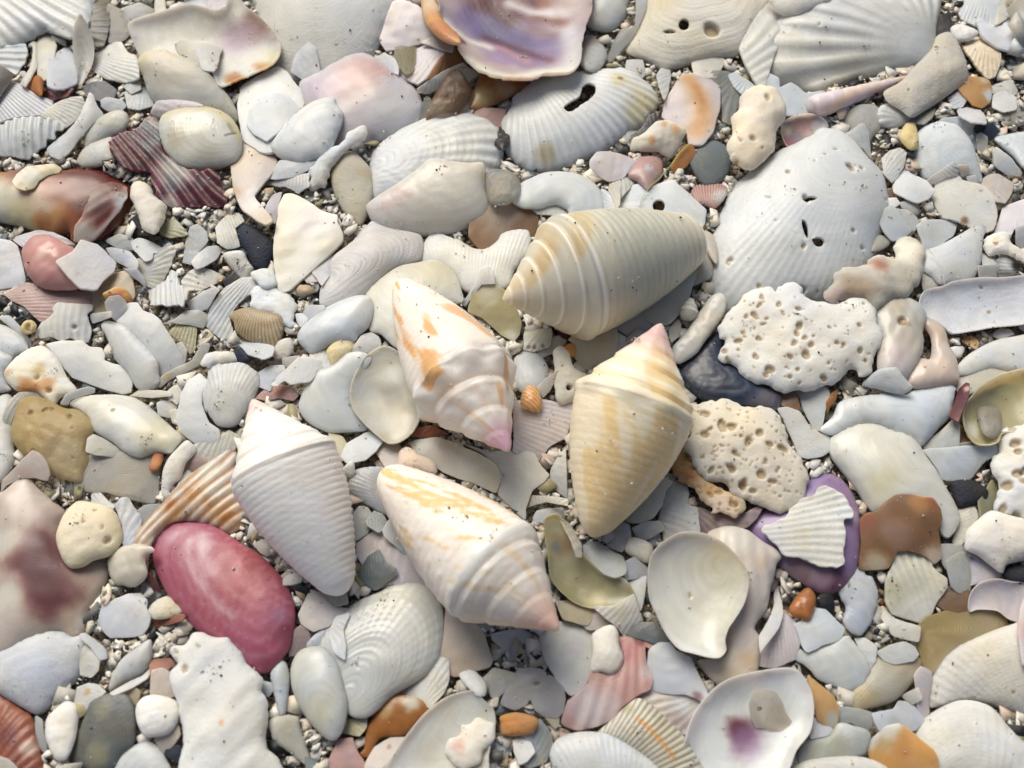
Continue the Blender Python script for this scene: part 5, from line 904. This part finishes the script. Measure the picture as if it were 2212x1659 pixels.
def flakes_make(f):
    i = ((f['x'] - GX0) / GS).astype(int); j = ((f['y'] - GY0) / GS).astype(int); k = ~COV[np.clip(j, 0, NYG - 1), np.clip(i, 0, NXG - 1)]
    xy_ = (f['x'], f['y'])
    for hp in HOLES:
        cc_ = hp.mean(0); k &= np.hypot(f['x'] - cc_[0], f['y'] - cc_[1]) > np.hypot(*(hp - cc_).T).max() * 1.1
    V = f['V'][k]; n = len(V); o12 = (np.arange(n) * 12)[:, None]; h6 = np.arange(6); nx = (h6 + 1) % 6
    Fs = [o12 + h6[None], o12 + (6 + h6[::-1])[None], (o12[:, None] + np.stack([h6, h6 + 6, nx + 6, nx], 1)[None]).reshape(-1, 4)]
    return mesh_obj(f['name'], V.reshape(-1, 3), Fs, f['c'][k].reshape(-1, 3), None, f['mt'], False)
n = 14000; x = rng.uniform(-7.4, 7.4, n); y = rng.uniform(-6., 6.6, n); s = rng.gamma(2.6, .026, n).clip(.03, .19)
m_ = 13000; pk = free[rng.integers(0, len(free), m_)]; wx = on_plane(ux[pk[:, 0], pk[:, 1]] + rng.uniform(-7, 7, m_), uy[pk[:, 0], pk[:, 1]] + rng.uniform(-7, 7, m_), .15)
n += m_; x = np.concatenate([x, wx[:, 0]]); y = np.concatenate([y, wx[:, 1]]); s = np.concatenate([s, rng.gamma(2.4, .024, m_).clip(.02, .15)])
COV[:] = False
FL = flakes(n, x, y, hget(x, y) + rng.uniform(-.05, .055, n), s, ['w', 'gw', 'cr', 'gw', 'w', 'bw', 'gr', 'w', 'cw', 'gw', 'cr', 'w', 'tn', 'w', 'gw', 'cw', 'dg', 'w', 'ol', 'gw', 'sl', 'pe', 'w', 'bk'], .3, 'crushed_shell', MATS['f'], 9)
hput(x, y, hget(x, y) + .04)
for it in ITEMS:
    if not it['label'] and it['kind'] == 'b' and it['i'] % 3: it['kind'] = 'p'
    if not it['label'] and it['kind'] == 'p' and 'R ' not in it['opts'] and it['i'] % 5 < 3:
        rr_ = np.random.default_rng(it['i']); c_ = it['pts'].mean(0); a_ = rr_.uniform(0, 6.28); sz_ = sizepx(it['pts']) * rr_.uniform(.9, 3)
        it['opts'] += ';R %d %.0f,%.0f %.2f' % (rr_.integers(6, 15), c_[0] + sz_ * math.cos(a_), c_[1] + sz_ * math.sin(a_), rr_.uniform(.35, .9))
    nm = it['name'] or {'b': 'pebble', 'p': 'shell_chip', 'd': 'valve_fragment', 'c': 'shell_chip'}[it['kind']]
    q = {0: 70, 1: 74, 2: 80, 3: 84, 4: 88, 5: 90}[it['L']]
    o, cp, S, PX = piece(it['tile'], it['kind'], it['col'], it['opts'], it['pts'], nm, 100 + it['i'], q=q, grow={0: .2, 1: .14, 2: .07}.get(it['L'], 0) if not it['label'] else (.04 if it['L'] <= 2 else 0))
    if it['label']: tag(o, it['label'], CATS[nm])
    else: DONE.append((o, cp, sizepx(it['px']), it['col'], nm))
# ---------------------------------------------------------------- spiral shells
def spiral(apex, ant, half, colfn, sf=.33, e=.3, whorls=6, step=.07, cords=26, cordamp=.012, name='cone_shell', label='', cat='cone shell',
           q=70, knob=0., axial=0., convex=1.35, nt_=260, nth=160, matk='n', seed=1, tiltspire=.55, lift=0., shoulder=.0, spcv=1., bodycv=0., cmod=None):
    apex = np.array(apex, float); ant = np.array(ant, float)
    mp_ = (apex + ant) / 2; g = hget(*[np.array([v]) for v in on_plane(*mp_, .3)[:2]])[0]
    # footprint statistics
    ts = np.linspace(.05, .95, 12); d2 = (ant - apex) / np.linalg.norm(ant - apex); n2 = np.array([-d2[1], d2[0]]); hs = []
    for t in ts:
        for s_ in (-.6, 0, .6):
            p = apex + (ant - apex) * t + n2 * half * s_ * (t / sf if t < sf else 1 - .6 * (t - sf) / (1 - sf))
            wv = on_plane(p[0], p[1], .4); hs.append(hget(wv[0:1], wv[1:2])[0])
    g = float(np.percentile(hs, q)) + lift
    upx = 12. / PW * .97
    Rr = half * upx; z_s = g + Rr * .92; z_n = g + Rr * e * .9; z_a = z_s + (z_s - z_n) * sf / (1 - sf) * tiltspire - Rr * .1
    A = on_plane(apex[0], apex[1], z_a); B = on_plane(ant[0], ant[1], z_n)
    L = np.linalg.norm(B - A); ax = (B - A) / L
    mid = on_plane(*(apex + (ant - apex) * sf), z_s); Rr = half * (np.linalg.norm(mid - CP)) * 36 / LENS / PW * math.cos(.0) * .985
    up = np.array([0, 0, 1.]); sd_ = np.cross(ax, up); sd_ /= np.linalg.norm(sd_); up2 = np.cross(sd_, ax)
    t = np.linspace(0, 1, nt_) ** 1.0; th = np.linspace(0, 2 * math.pi, nth, endpoint=False); TT, TH = np.meshgrid(t, th, indexing='ij')
    rs = np.where(TT < sf, (.035 + .965 * (TT / sf) ** spcv) , 0); ub = np.clip((TT - sf) / (1 - sf), 0, 1)
    rb = e + (1 - e) * (1 - ub ** convex) + bodycv * np.sin(ub * math.pi)
    Rp = np.where(TT < sf, rs, rb)
    # soften the shoulder
    k_ = 9; prof = Rp[:, 0]; pad = np.pad(prof, k_, mode='edge'); ker = np.hanning(2 * k_ + 1); ker /= ker.sum(); ps = np.convolve(pad, ker, 'valid')
    wgt = np.exp(-((t - sf) / (.03 + shoulder)) ** 2); prof = prof * (1 - wgt) + ps * wgt
    prof = prof * np.sqrt(np.clip(1 - ((t - .93) / .0701).clip(0, 1) ** 2.5, 0, 1)) * np.sqrt(np.clip(t / .012, 0, 1))
    Rp = np.repeat(prof[:, None], nth, 1)
    ph = whorls * np.clip(TT / sf, 0, 1.25) ** .75 - TH / (2 * math.pi)
    fr = ph % 1.; sp = np.exp(-np.clip((TT - sf * 1.02) / .03, 0, 50))
    Rp = Rp * (1 + sp * step * (np.sin(math.pi * fr) ** .6 - .62))
    Rp = Rp * (1 + sp * step * .35 * np.exp(-((fr - .75) / .08) ** 2))
    cp_ = TT * cords * 2 * math.pi + TH * cords / 26.
    if cmod: cordamp = cordamp * cmod(TT, TH)
    cordamp = cordamp * (.75 + .5 * wob(TT * 6, TH, seed + 40, 1.2, 2))
    Rp = Rp * (1 + cordamp * (np.abs(np.sin(cp_ / 2)) ** .6 - .6) * np.clip((TT - sf * .3) / .1, 0, 1) / np.maximum(Rp, .35))
    if knob: Rp = Rp * (1 + knob * np.exp(-((fr - .55) / .25) ** 2) * sp * np.cos(TH * 9) + knob * .8 * np.exp(-((TT - sf) / .05) ** 2) * np.cos(TH * 9))
    if axial: Rp = Rp * (1 + axial * np.maximum(0, np.sin(cp_ / 2)) * np.maximum(0, np.sin(TH * 17 + TT * 9)))
    # aperture slit on the underside
    Rp = Rp * (1 - .35 * np.exp(-((TH - 4.55) / .16) ** 2) * np.clip((TT - sf) / .08, 0, 1))
    X = (wob(TT * 3, TH, seed, 1.5, 2)) * .014 + .004 * wob(TT * 30 + np.cos(TH) * 3, np.sin(TH) * 3, seed + 8, 3., 3)
    Rp = Rp * (1 + X)
    P = A + ax * (TT * L)[..., None] + (np.cos(TH) * Rp * Rr)[..., None] * sd_ + (np.sin(TH) * Rp * Rr)[..., None] * up2
    cm = np.clip(colfn(TT, TH, fr), 4, 250); cols = lin(cm)
    root = bpy.data.objects.new(name, None); COL.objects.link(root); base = A * (1 - sf) + B * sf; base[2] -= Rr
    root.location = base; root.empty_display_size = .2; tag(root, label, cat)
    isf = int(np.searchsorted(t, sf * 1.04))
    for nm, a, b in (('spire', 0, isf + 1), ('body_whorl', isf, nt_)):
        PP = P[a:b].reshape(-1, 3) - base; n = b - a; ii = np.arange((n - 1) * nth); i_, j_ = ii // nth, ii % nth; j2 = (j_ + 1) % nth
        F = np.stack([i_ * nth + j_, (i_ + 1) * nth + j_, (i_ + 1) * nth + j2, i_ * nth + j2], 1)[:, ::-1]
        o = mesh_obj(nm, PP, [F], cols[a:b].reshape(-1, 3), np.stack([TH[a:b].ravel(), TT[a:b].ravel() * .3], -1), MATS[matk]); o.parent = root
    Q = P.reshape(-1, 3); hput(Q[:, 0], Q[:, 1], Q[:, 2]); THINGS.append(root)
    return root
def mixc(c, col, g): return c + (np.array(PAL[col] if isinstance(col, str) else col, float) - c) * np.clip(g, 0, 1)[..., None]
def base_c(TT, c): return np.repeat(np.repeat(np.array(c, float)[None, None], TT.shape[0], 0), TT.shape[1], 1)
def nz(TT, TH, seed, ft=3., fh=1., o=3): return wob(TT * ft + np.cos(TH) * fh, np.sin(TH) * fh, seed, 1.6, o, z=TT * ft)
def c_grey(TT, TH, fr):
    c = base_c(TT, (214, 212, 198)); c = mixc(c, (186, 192, 184), .8 * np.exp(-((TT - .62) / .2) ** 2)); c = mixc(c, (240, 234, 216), np.exp(-((TT - .97) / .05) ** 2))
    c = mixc(c, (206, 176, 122), .75 * np.clip(nz(TT, TH, 5, 5, 1.4) * 2.2 - .55, 0, 1) * np.clip((.5 - TT) * 6, .0, 1))
    c = mixc(c, (226, 214, 186), np.clip(.25 - TT, 0, 1) * 3); c = mixc(c, (248, 246, 240), .8 * np.exp(-((fr - .75) / .07) ** 2) * (TT < .34)); c = mixc(c, (250, 248, 240), .8 * np.exp(-((TT - .345) / .012) ** 2))
    return mixc(c, (196, 186, 150), .5 * (np.sin(TT * 26 * math.pi * 2 / 2) ** 8) * (TT > .34))
spiral((1086, 648), (1512, 512), 140, c_grey, sf=.31, e=.36, whorls=5.5, step=.065, cords=30, cordamp=.014, convex=1.5, seed=1,
       label='large grey green cone shell lying crosswise with ringed cream spire pointing left', lift=.02, bodycv=.04)
def c_blot(TT, TH, fr):
    c = base_c(TT, (245, 238, 229)); c = mixc(c, (232, 178, 116), np.clip((np.exp(-((TH - 1.95 - .3 * np.sin(TT * 7)) / .24) ** 2) + nz(TT, TH, 14, 5, 2.5) * .8 + .6 * nz(TT, TH, 15, 18, 8, 3) - .55) * 2.4, 0, 1) * np.where(TT < .33, .12, .9))
    c = mixc(c, (226, 166, 106), .6 * np.clip(nz(TT, TH, 24, 5, 2.6) * 3 - 1.3, 0, 1)); c = mixc(c, (236, 196, 150), .4 * np.exp(-((fr - .05) / .08) ** 2) * (TT < .36) * .4)
    return mixc(c, (210, 170, 188), np.clip((.13 - TT) * 14, 0, 1) * .9)
spiral((1100, 975), (862, 608), 118, c_blot, sf=.36, e=.17, whorls=4, step=.07, cords=30, cordamp=.007, knob=.045, convex=1.4, seed=2, shoulder=.04,
       label='white cone shell with orange blotches and mauve tip pointing down, centre of the picture', lift=.1, bodycv=.05)
def c_yel(TT, TH, fr):
    c = base_c(TT, (248, 236, 208)); c = mixc(c, (238, 208, 146), np.clip((nz(TT, TH, 35, 3, 1.6) + .5 * nz(TT, TH, 36, 14, 7, 3)) * 2.4 - .4, 0, 1) * .7); c = mixc(c, (248, 238, 214), .8 * np.exp(-((TT - .385) / .03) ** 2))
    c = mixc(c, (250, 244, 228), .8 * np.exp(-((fr - .5) / .12) ** 2) * (TT < .36)); c = mixc(c, (244, 232, 212), np.clip((TT - .8) * 4, 0, 1) * .5)
    c = mixc(c, (250, 246, 236), np.clip(nz(TT, TH, 37, 60, 18, 2) * 3 - 1.5, 0, 1) * .35 * (TT > .4))
    return mixc(c, (224, 190, 192), np.clip((.2 - TT) * 7, 0, 1) * .95)
spiral((1428, 698), (1278, 1160), 132, c_yel, sf=.37, e=.16, whorls=4.5, step=.075, cords=30, cordamp=.007, knob=.02, convex=1.55, seed=3, shoulder=.02,
       label='pale yellow cone shell with pinkish tip pointing up, right of centre', lift=.1, bodycv=.06)
def c_wh(TT, TH, fr):
    c = base_c(TT, (251, 250, 247)); c = mixc(c, (236, 222, 200), .2 * np.clip(nz(TT, TH, 46, 3, 1) * 2, 0, 1)); return mixc(c, (240, 214, 206), np.clip((.12 - TT) * 12, 0, 1) * .9)
spiral((545, 862), (742, 1284), 118, c_wh, sf=.34, e=.22, whorls=5, step=.05, cords=34, cordamp=.03, cmod=lambda T, A_: .3 + .7 * np.clip(-np.cos(A_ - .5) * 1.6 + .2, 0, 1), convex=1.6, seed=4,
       label='plain white cone shell with pinkish tip and toothed right side, left of centre', lift=.08, bodycv=.03, shoulder=.03)
def c_low(TT, TH, fr):
    c = base_c(TT, (244, 238, 229)); c = mixc(c, (228, 192, 128), np.clip((nz(TT, TH, 53, 4, 3.) + .55 * nz(TT, TH, 58, 16, 8, 3)) * 3.4 - .75, 0, 1) * np.where(TT < .33, .3, .8)); c = mixc(c, (222, 208, 200), .5 * np.clip(nz(TT, TH, 54, 3, 1), 0, 1))
    c = mixc(c, (250, 248, 242), .9 * np.exp(-((TT - .345) / .025) ** 2)); c = mixc(c, (250, 248, 244), np.clip(nz(TT, TH, 57, 60, 18, 2) * 3 - 1.3, 0, 1) * .5 * (TT > .36))
    return mixc(c, (230, 190, 176), np.clip((.16 - TT) * 9, 0, 1) * .9)
spiral((1208, 1362), (826, 1018), 128, c_low, sf=.33, e=.22, whorls=4.5, step=.05, cords=28, cordamp=.008, axial=.012, convex=1.5, seed=5,
       label='cream cone shell with pale tan blotches and fine bumps, lowest of the five cone shells', lift=.1, bodycv=.05, shoulder=.02)
def c_aug(TT, TH, fr):
    c = base_c(TT, (222, 212, 220)); c = mixc(c, (226, 170, 140), np.clip((.25 - TT) * 5, 0, 1)); return mixc(c, (236, 206, 170), .5 * np.clip(nz(TT, TH, 61, 3, 1) * 2, 0, 1))
spiral((1608.5 + 1365 * .2728, 590 * .2728), (1608.5 + 500 * .2728, 870 * .2728), 25, c_aug, sf=.93, e=.8, whorls=9, step=.06, cords=10, cordamp=0, seed=6, tiltspire=0, spcv=.8,
       name='auger_shell', label='slender pinkish auger shell with orange tip under the big white scallop', cat='auger shell', nth=48, nt_=150, q=30, lift=-.05)
def c_pearl(TT, TH, fr): return mixc(base_c(TT, (228, 222, 206)), (250, 248, 240), .4 * np.exp(-((fr - .5) / .2) ** 2))
spiral((1097.2 + 1452 * .2728, 411.5 + 850 * .2728), (1097.2 + 1420 * .2728, 411.5 + 1030 * .2728), 20, c_pearl, sf=.62, e=.45, whorls=3, step=.14, cords=8, cordamp=0, seed=7, tiltspire=.2,
       name='snail_shell', label='tiny round pearly snail shell right of the grey cone', cat='snail shell', nth=40, nt_=60, q=80, convex=2.2, spcv=.6)
# ---------------------------------------------------------------- thin strands
def strand(pts, rad, col, name, label, cat):
    W = []
    for x, y in pts:
        p = on_plane(x, y, .5)
        for _ in range(4):
            hz = hget(p[0:1], p[1:2])[0] + .02; p = on_plane(x, y, hz)
        W.append(p)
    W = np.array(W); n = 60; s = np.linspace(0, len(W) - 1, n); W = np.stack([np.interp(s, np.arange(len(W)), W[:, k]) for k in range(3)], -1)
    for _ in range(6): W[1:-1] = (W[:-2] + W[1:-1] * 2 + W[2:]) / 4
    W[:, 2] += .015; base = W.mean(0); V = []; 
    for i in range(n):
        d = W[min(i + 1, n - 1)] - W[max(i - 1, 0)]; d /= np.linalg.norm(d); a = np.cross(d, [0, 0, 1.]); a /= np.linalg.norm(a); b = np.cross(a, d); rr = rad * (1 - .5 * (i / n)) 
        for k in range(6): V.append(W[i] - base + rr * (a * math.cos(k * 1.0472) + b * math.sin(k * 1.0472)))
    F = [[i * 6 + k, i * 6 + (k + 1) % 6, (i + 1) * 6 + (k + 1) % 6, (i + 1) * 6 + k] for i in range(n - 1) for k in range(6)]
    o = mesh_obj(name, np.array(V), [np.array(F)], np.repeat(lin(col)[None], n * 6, 0), np.zeros((n * 6, 2)), MATS['n']); o.location = base
    tag(o, label, cat)
T2 = lambda tile, s: [tuple(v) for v in tile_px(tile, parse_pts(s))]
strand(T2('20', '1430,1150 1360,1210 1310,1290 1240,1370 1200,1420 1120,1480 1090,1530 1060,1570 1042,1640'), .009, (150, 176, 72), 'seaweed_strand', 'thin green seaweed thread above the plate with a round hole', 'seaweed')
strand(T2('31', '1450,470 1500,530 1550,590 1570,680 1580,760 1610,830 1660,910'), .004, (240, 240, 240), 'hair', 'fine white hair curling over the smooth white cone-like shard', 'hair')
# ---------------------------------------------------------------- labels for the many small chips
REFS = [((100, 30), 'ribbed top left corner shell'), ((450, 60), 'purple stained cream interior'), ((640, 60), 'large smooth top white shell'), ((1110, 70), 'big purple oyster'),
 ((1250, 240), 'holed ark shell'), ((1450, 60), 'drilled cream shell'), ((1830, 80), 'big white scallop'), ((2150, 60), 'forked lilac plate'), ((2045, 140), 'grey triangular stone'),
 ((780, 200), 'large pale pink clam'), ((600, 230), 'white shell cluster'), ((430, 300), 'yellow rimmed oval shell'), ((360, 350), 'dark purple fragment'), ((120, 430), 'orange whelk piece'),
 ((110, 560), 'glossy pink rounded shell'), ((60, 285), 'white corrugated scrap'), ((550, 380), 'peach curling shard'), ((660, 520), 'cream triangular plate'), ((760, 420), 'striped oval shell'),
 ((930, 420), 'mauve rayed clam'), ((1200, 410), 'pearly ear-shaped plate'), ((1430, 430), 'plate with round hole'), ((1300, 590), 'grey cone'), ((1730, 470), 'huge chalky clam'),
 ((1635, 280), 'cream bone-like piece'), ((2060, 320), 'smooth egg-like shell'), ((2080, 430), 'scalloped cream plate'), ((2060, 550), 'white cone-like shard'), ((1900, 590), 'mottled rust stone'),
 ((1720, 740), 'large pitted coral slab'), ((2110, 660), 'bluish trough-shaped piece'), ((2160, 780), 'bright white smooth valve'), ((2150, 870), 'olive bowl'), ((1540, 770), 'dark blue mussel'),
 ((1500, 700), 'curved grey tusk'), ((1360, 930), 'yellow cone'), ((1000, 800), 'orange blotched cone'), ((720, 690), 'white donax'), ((830, 850), 'rough grey disc'), ((710, 870), 'thin round plate'),
 ((500, 850), 'white fan shell'), ((150, 700), 'torn square scrap'), ((310, 760), 'twin white petals'), ((560, 710), 'tan ribbed fan'), ((545, 530), 'navy ribbed fragment'), ((80, 800), 'orange hollowed chunk'),
 ((110, 920), 'honey coloured lump'), ((270, 920), 'glossy ivory shell'), ((630, 1070), 'plain white cone'), ((420, 1080), 'orange striped ribbed shell'), ((480, 1280), 'deep pink clam'), ((110, 1220), 'plum stained shell'),
 ((190, 1150), 'pale cream block'), ((1010, 1190), 'lowest cone'), ((1280, 1260), 'olive gold oyster'), ((1510, 1280), 'large cream cup'), ((1630, 1330), 'tall peach shell'), ((1600, 980), 'pitted coral oval'),
 ((1520, 1060), 'orange and tan coral strip'), ((1750, 1140), 'violet shell'), ((1900, 1000), 'cream hooked clam'), ((1950, 1140), 'rusty brown flake'), ((2180, 1000), 'rough right edge coral'), ((2150, 1160), 'white angular lump'),
 ((1970, 1260), 'folded ribbed fragment'), ((1860, 1300), 'frilly bluish piece'), ((1770, 1360), 'five-sided white chip'), ((2060, 1370), 'honey yellow plate'), ((2120, 1450), 'white ribbed dome'), ((1950, 1590), 'orange tan block'),
 ((1620, 1560), 'purple spotted bowl'), ((1300, 1450), 'dusky pink shell'), ((1210, 1420), 'pinkish cream tile'), ((850, 1400), 'translucent grey clam'), ((690, 1490), 'cream white donax'), ((930, 1590), 'pale grey wedge'),
 ((1430, 1590), 'grey banded shell'), ((470, 1520), 'white eroded slab'), ((230, 1590), 'dark olive shell'), ((90, 1450), 'blue grey shell back'), ((40, 1580), 'reddish corner shell'), ((340, 1560), 'rounded white pebble')]
CN = dict(w='white', bw='bluish white', cw='ivory', cr='cream', ye='yellowish', ho='honey', pe='peach', pi='pink', lp='pinkish white', li='lilac white', ma='maroon', pu='purple', gr='light grey',
          dg='dark grey', sl='slate', bk='black', nv='navy', tn='tan', br='brown', ol='olive', mv='mauve', gw='greyish white', rb='red brown', ob='orange brown', ro='rose')
CN['or'] = 'orange'
DIRS = ['right of', 'below right of', 'below', 'below left of', 'left of', 'above left of', 'above', 'above right of']
seen = set(); GRP = {'valve_fragment': 'small curved valve fragments lying among the larger shells', 'pebble': 'small pebbles lying in the gaps between the larger shells', 'shell_chip': 'small shell chips lying in the gaps between the larger shells'}
for o, c, s, colr, nm in sorted(DONE, key=lambda d: -d[2]):
    if s < 12: sz = 'tiny'
    elif s < 26: sz = 'small'
    else: sz = 'smallish'
    rf = sorted(((math.hypot(c[0] - a[0], c[1] - a[1]), a, n) for a, n in REFS))[:4]
    def rel(k):
        d, a, n = rf[k]; an = math.atan2(c[1] - a[1], c[0] - a[0]); return DIRS[int(round(an / (math.pi / 4))) % 8] + ' the ' + n
    kindw = dict(pebble='pebble', valve_fragment='curved shell piece').get(nm, 'shell chip')
    cand = ['%s %s %s %s' % (sz, CN[colr], kindw, rel(0)), '%s %s %s %s, toward the %s' % (sz, CN[colr], kindw, rel(0), rf[1][2]), '%s %s %s %s' % (sz, CN[colr], kindw, rel(1)),
            '%s %s %s %s, toward the %s' % (sz, CN[colr], kindw, rel(0), rf[2][2]), '%s %s %s %s, toward the %s' % (sz, CN[colr], kindw, rel(1), rf[2][2]), '%s %s %s between the %s and %s' % (sz, CN[colr], kindw, rf[2][2], rf[0][2]),
            '%s %s %s between the %s and %s' % (sz, CN[colr], kindw, rf[3][2], rf[0][2])]
    for l in cand:
        if l not in seen and len(l.split()) <= 16: break
    seen.add(l); tag(o, l, dict(pebble='pebble', valve_fragment='shell piece').get(nm, 'shell chip'), GRP[nm])
# ---------------------------------------------------------------- sand bed, loose grit and shell litter beyond the picture
n = 260; xs = np.linspace(-30, 30, n); X, Y = np.meshgrid(xs, xs); Z = ground_z(X, Y) - .03
ii = np.arange((n - 1) * (n - 1)); a = (ii // (n - 1)) * n + ii % (n - 1)
sm = bpy.data.materials.new('wet_sand'); sm.use_nodes = True; t = sm.node_tree; b = t.nodes['Principled BSDF']; tc = t.nodes.new('ShaderNodeTexCoord')
vo = t.nodes.new('ShaderNodeTexVoronoi'); vo.inputs['Scale'].default_value = 28; t.links.new(tc.outputs['Object'], vo.inputs['Vector'])
cr_ = t.nodes.new('ShaderNodeValToRGB'); e = cr_.color_ramp.elements; e[0].color = (.05, .045, .04, 1); e[1].color = (.62, .56, .46, 1)
for p_, c_ in ((.2, (.3, .24, .17, 1)), (.45, (.5, .43, .32, 1)), (.7, (.64, .58, .48, 1))): q_ = e.new(p_); q_.color = c_
sp_ = t.nodes.new('ShaderNodeSeparateXYZ'); t.links.new(vo.outputs['Color'], sp_.inputs[0]); t.links.new(sp_.outputs['X'], cr_.inputs[0]); t.links.new(cr_.outputs[0], b.inputs['Base Color'])
bp = t.nodes.new('ShaderNodeBump'); bp.inputs['Strength'].default_value = .9; bp.inputs['Distance'].default_value = .04; bp.invert = True; t.links.new(vo.outputs['Distance'], bp.inputs['Height']); t.links.new(bp.outputs[0], b.inputs['Normal'])
b.inputs['Roughness'].default_value = .75
g = mesh_obj('ground', np.stack([X.ravel(), Y.ravel(), Z.ravel()], -1), [np.stack([a, a + 1, a + n + 1, a + n], 1)], np.full((n * n, 3), .3), None, sm); g['kind'] = 'structure'
PHI = (1 + 5 ** .5) / 2
ICO = np.array([(-1, PHI, 0), (1, PHI, 0), (-1, -PHI, 0), (1, -PHI, 0), (0, -1, PHI), (0, 1, PHI), (0, -1, -PHI), (0, 1, -PHI), (PHI, 0, -1), (PHI, 0, 1), (-PHI, 0, -1), (-PHI, 0, 1)]) / math.sqrt(1 + PHI * PHI)
ICF = np.array([(0, 11, 5), (0, 5, 1), (0, 1, 7), (0, 7, 10), (0, 10, 11), (1, 5, 9), (5, 11, 4), (11, 10, 2), (10, 7, 6), (7, 1, 8), (3, 9, 4), (3, 4, 2), (3, 2, 6), (3, 6, 8), (3, 8, 9), (4, 9, 5), (2, 4, 11), (6, 2, 10), (8, 6, 7), (9, 8, 1)])
def grains(n, x, y, z, s, colors, flat, name, mt, seed, smooth=False):
    r = np.random.default_rng(seed); V = ICO[None] * r.uniform(.72, 1.28, (n, 12, 1)); sc = s[:, None] * r.uniform(.55, 1.2, (n, 3)); sc[:, 2] *= flat
    V = V * sc[:, None]; a = r.normal(0, 1, (n, 3, 3)); q_, _ = np.linalg.qr(a); tl = np.minimum(1, .35 + r.random(n))[:, None, None]
    V = V @ q_ if flat > .7 else V
    if flat <= .7:
        th = r.uniform(0, 6.28, n); c, s_ = np.cos(th), np.sin(th); tx = r.normal(0, .3, n); ty = r.normal(0, .3, n)
        x_, y_ = V[..., 0] * c[:, None] - V[..., 1] * s_[:, None], V[..., 0] * s_[:, None] + V[..., 1] * c[:, None]
        V = np.stack([x_, y_, V[..., 2] + x_ * tx[:, None] + y_ * ty[:, None]], -1)
    V = V + np.stack([x, y, z], -1)[:, None]; F = (ICF[None] + (np.arange(n) * 12)[:, None, None]).reshape(-1, 3)
    ci = r.integers(0, len(colors), n); cc = lin(np.array([PAL[c] for c in colors], float))[ci] * r.uniform(.55, .95, (n, 1))  # random tone, kept dark: shade of the deep gaps put into grit colour
    return mesh_obj(name, V.reshape(-1, 3), [F], np.repeat(cc, 12, 0), None, mt, smooth)
n = 30000; x = rng.uniform(-7.6, 7.6, n); y = rng.uniform(-6.2, 6.8, n); s = rng.gamma(2.2, .013, n).clip(.012, .065)
o = grains(n, x, y, ground_z(x, y) + rng.uniform(-.03, .03, n), s, ['cr', 'w', 'gr', 'gw', 'tn', 'cr', 'w', 'ol', 'sl', 'bk', 'cr', 'w', 'gw', 'gr', 'dg', 'w', 'tn', 'gw', 'w', 'ob', 'ye', 'pe', 'cr', 'tn', 'cw'], .8, 'coarse_sand', MATS['f'], 3)
tag(o, 'coarse sand and grit of crushed shell filling the gaps between the shells', 'sand', kind='stuff')
o = flakes_make(FL)
tag(o, 'countless flat angular bits of crushed white shell between the larger pieces', 'shell bits', kind='stuff')
cx_ = rng.uniform(-6.5, 6.5, 110); cy_ = rng.uniform(-5, 5.5, 110); kc = rng.integers(0, 110, 1500)
x = np.concatenate([rng.uniform(-6.8, 6.8, 2200), cx_[kc] + rng.normal(0, .045, 1500)]); y = np.concatenate([rng.uniform(-5.2, 5.8, 2200), cy_[kc] + rng.normal(0, .045, 1500)]); n = len(x); s = rng.gamma(2., .0036, n).clip(.003, .016)
o = grains(n, x, y, hget(x, y) + s * .3, s, ['w', 'bw', 'gw', 'w', 'tn', 'bk'], .9, 'sand_grains', MATS['g'], 4)
tag(o, 'fine pale and dark sand grains sprinkled on top of the shells', 'sand', kind='stuff')
n = 11000; x = rng.uniform(-16, 16, n); y = rng.uniform(-13, 18, n); m = (np.abs(x) > 7.0) | (y < -5.6) | (y > 6.6); x, y = x[m], y[m]; n = len(x)
s = rng.gamma(3., .07, n).clip(.06, .55)
o = grains(n, x, y, ground_z(x, y) + s * .25 + rng.uniform(0, .25, n), s, ['w', 'gw', 'cr', 'bw', 'w', 'pe', 'gr', 'tn', 'lp', 'cw'], .3, 'shell_litter', MATS['n'], 5, smooth=True)
tag(o, 'litter of broken white and cream shells carrying on beyond the close-up', 'shells', kind='stuff')
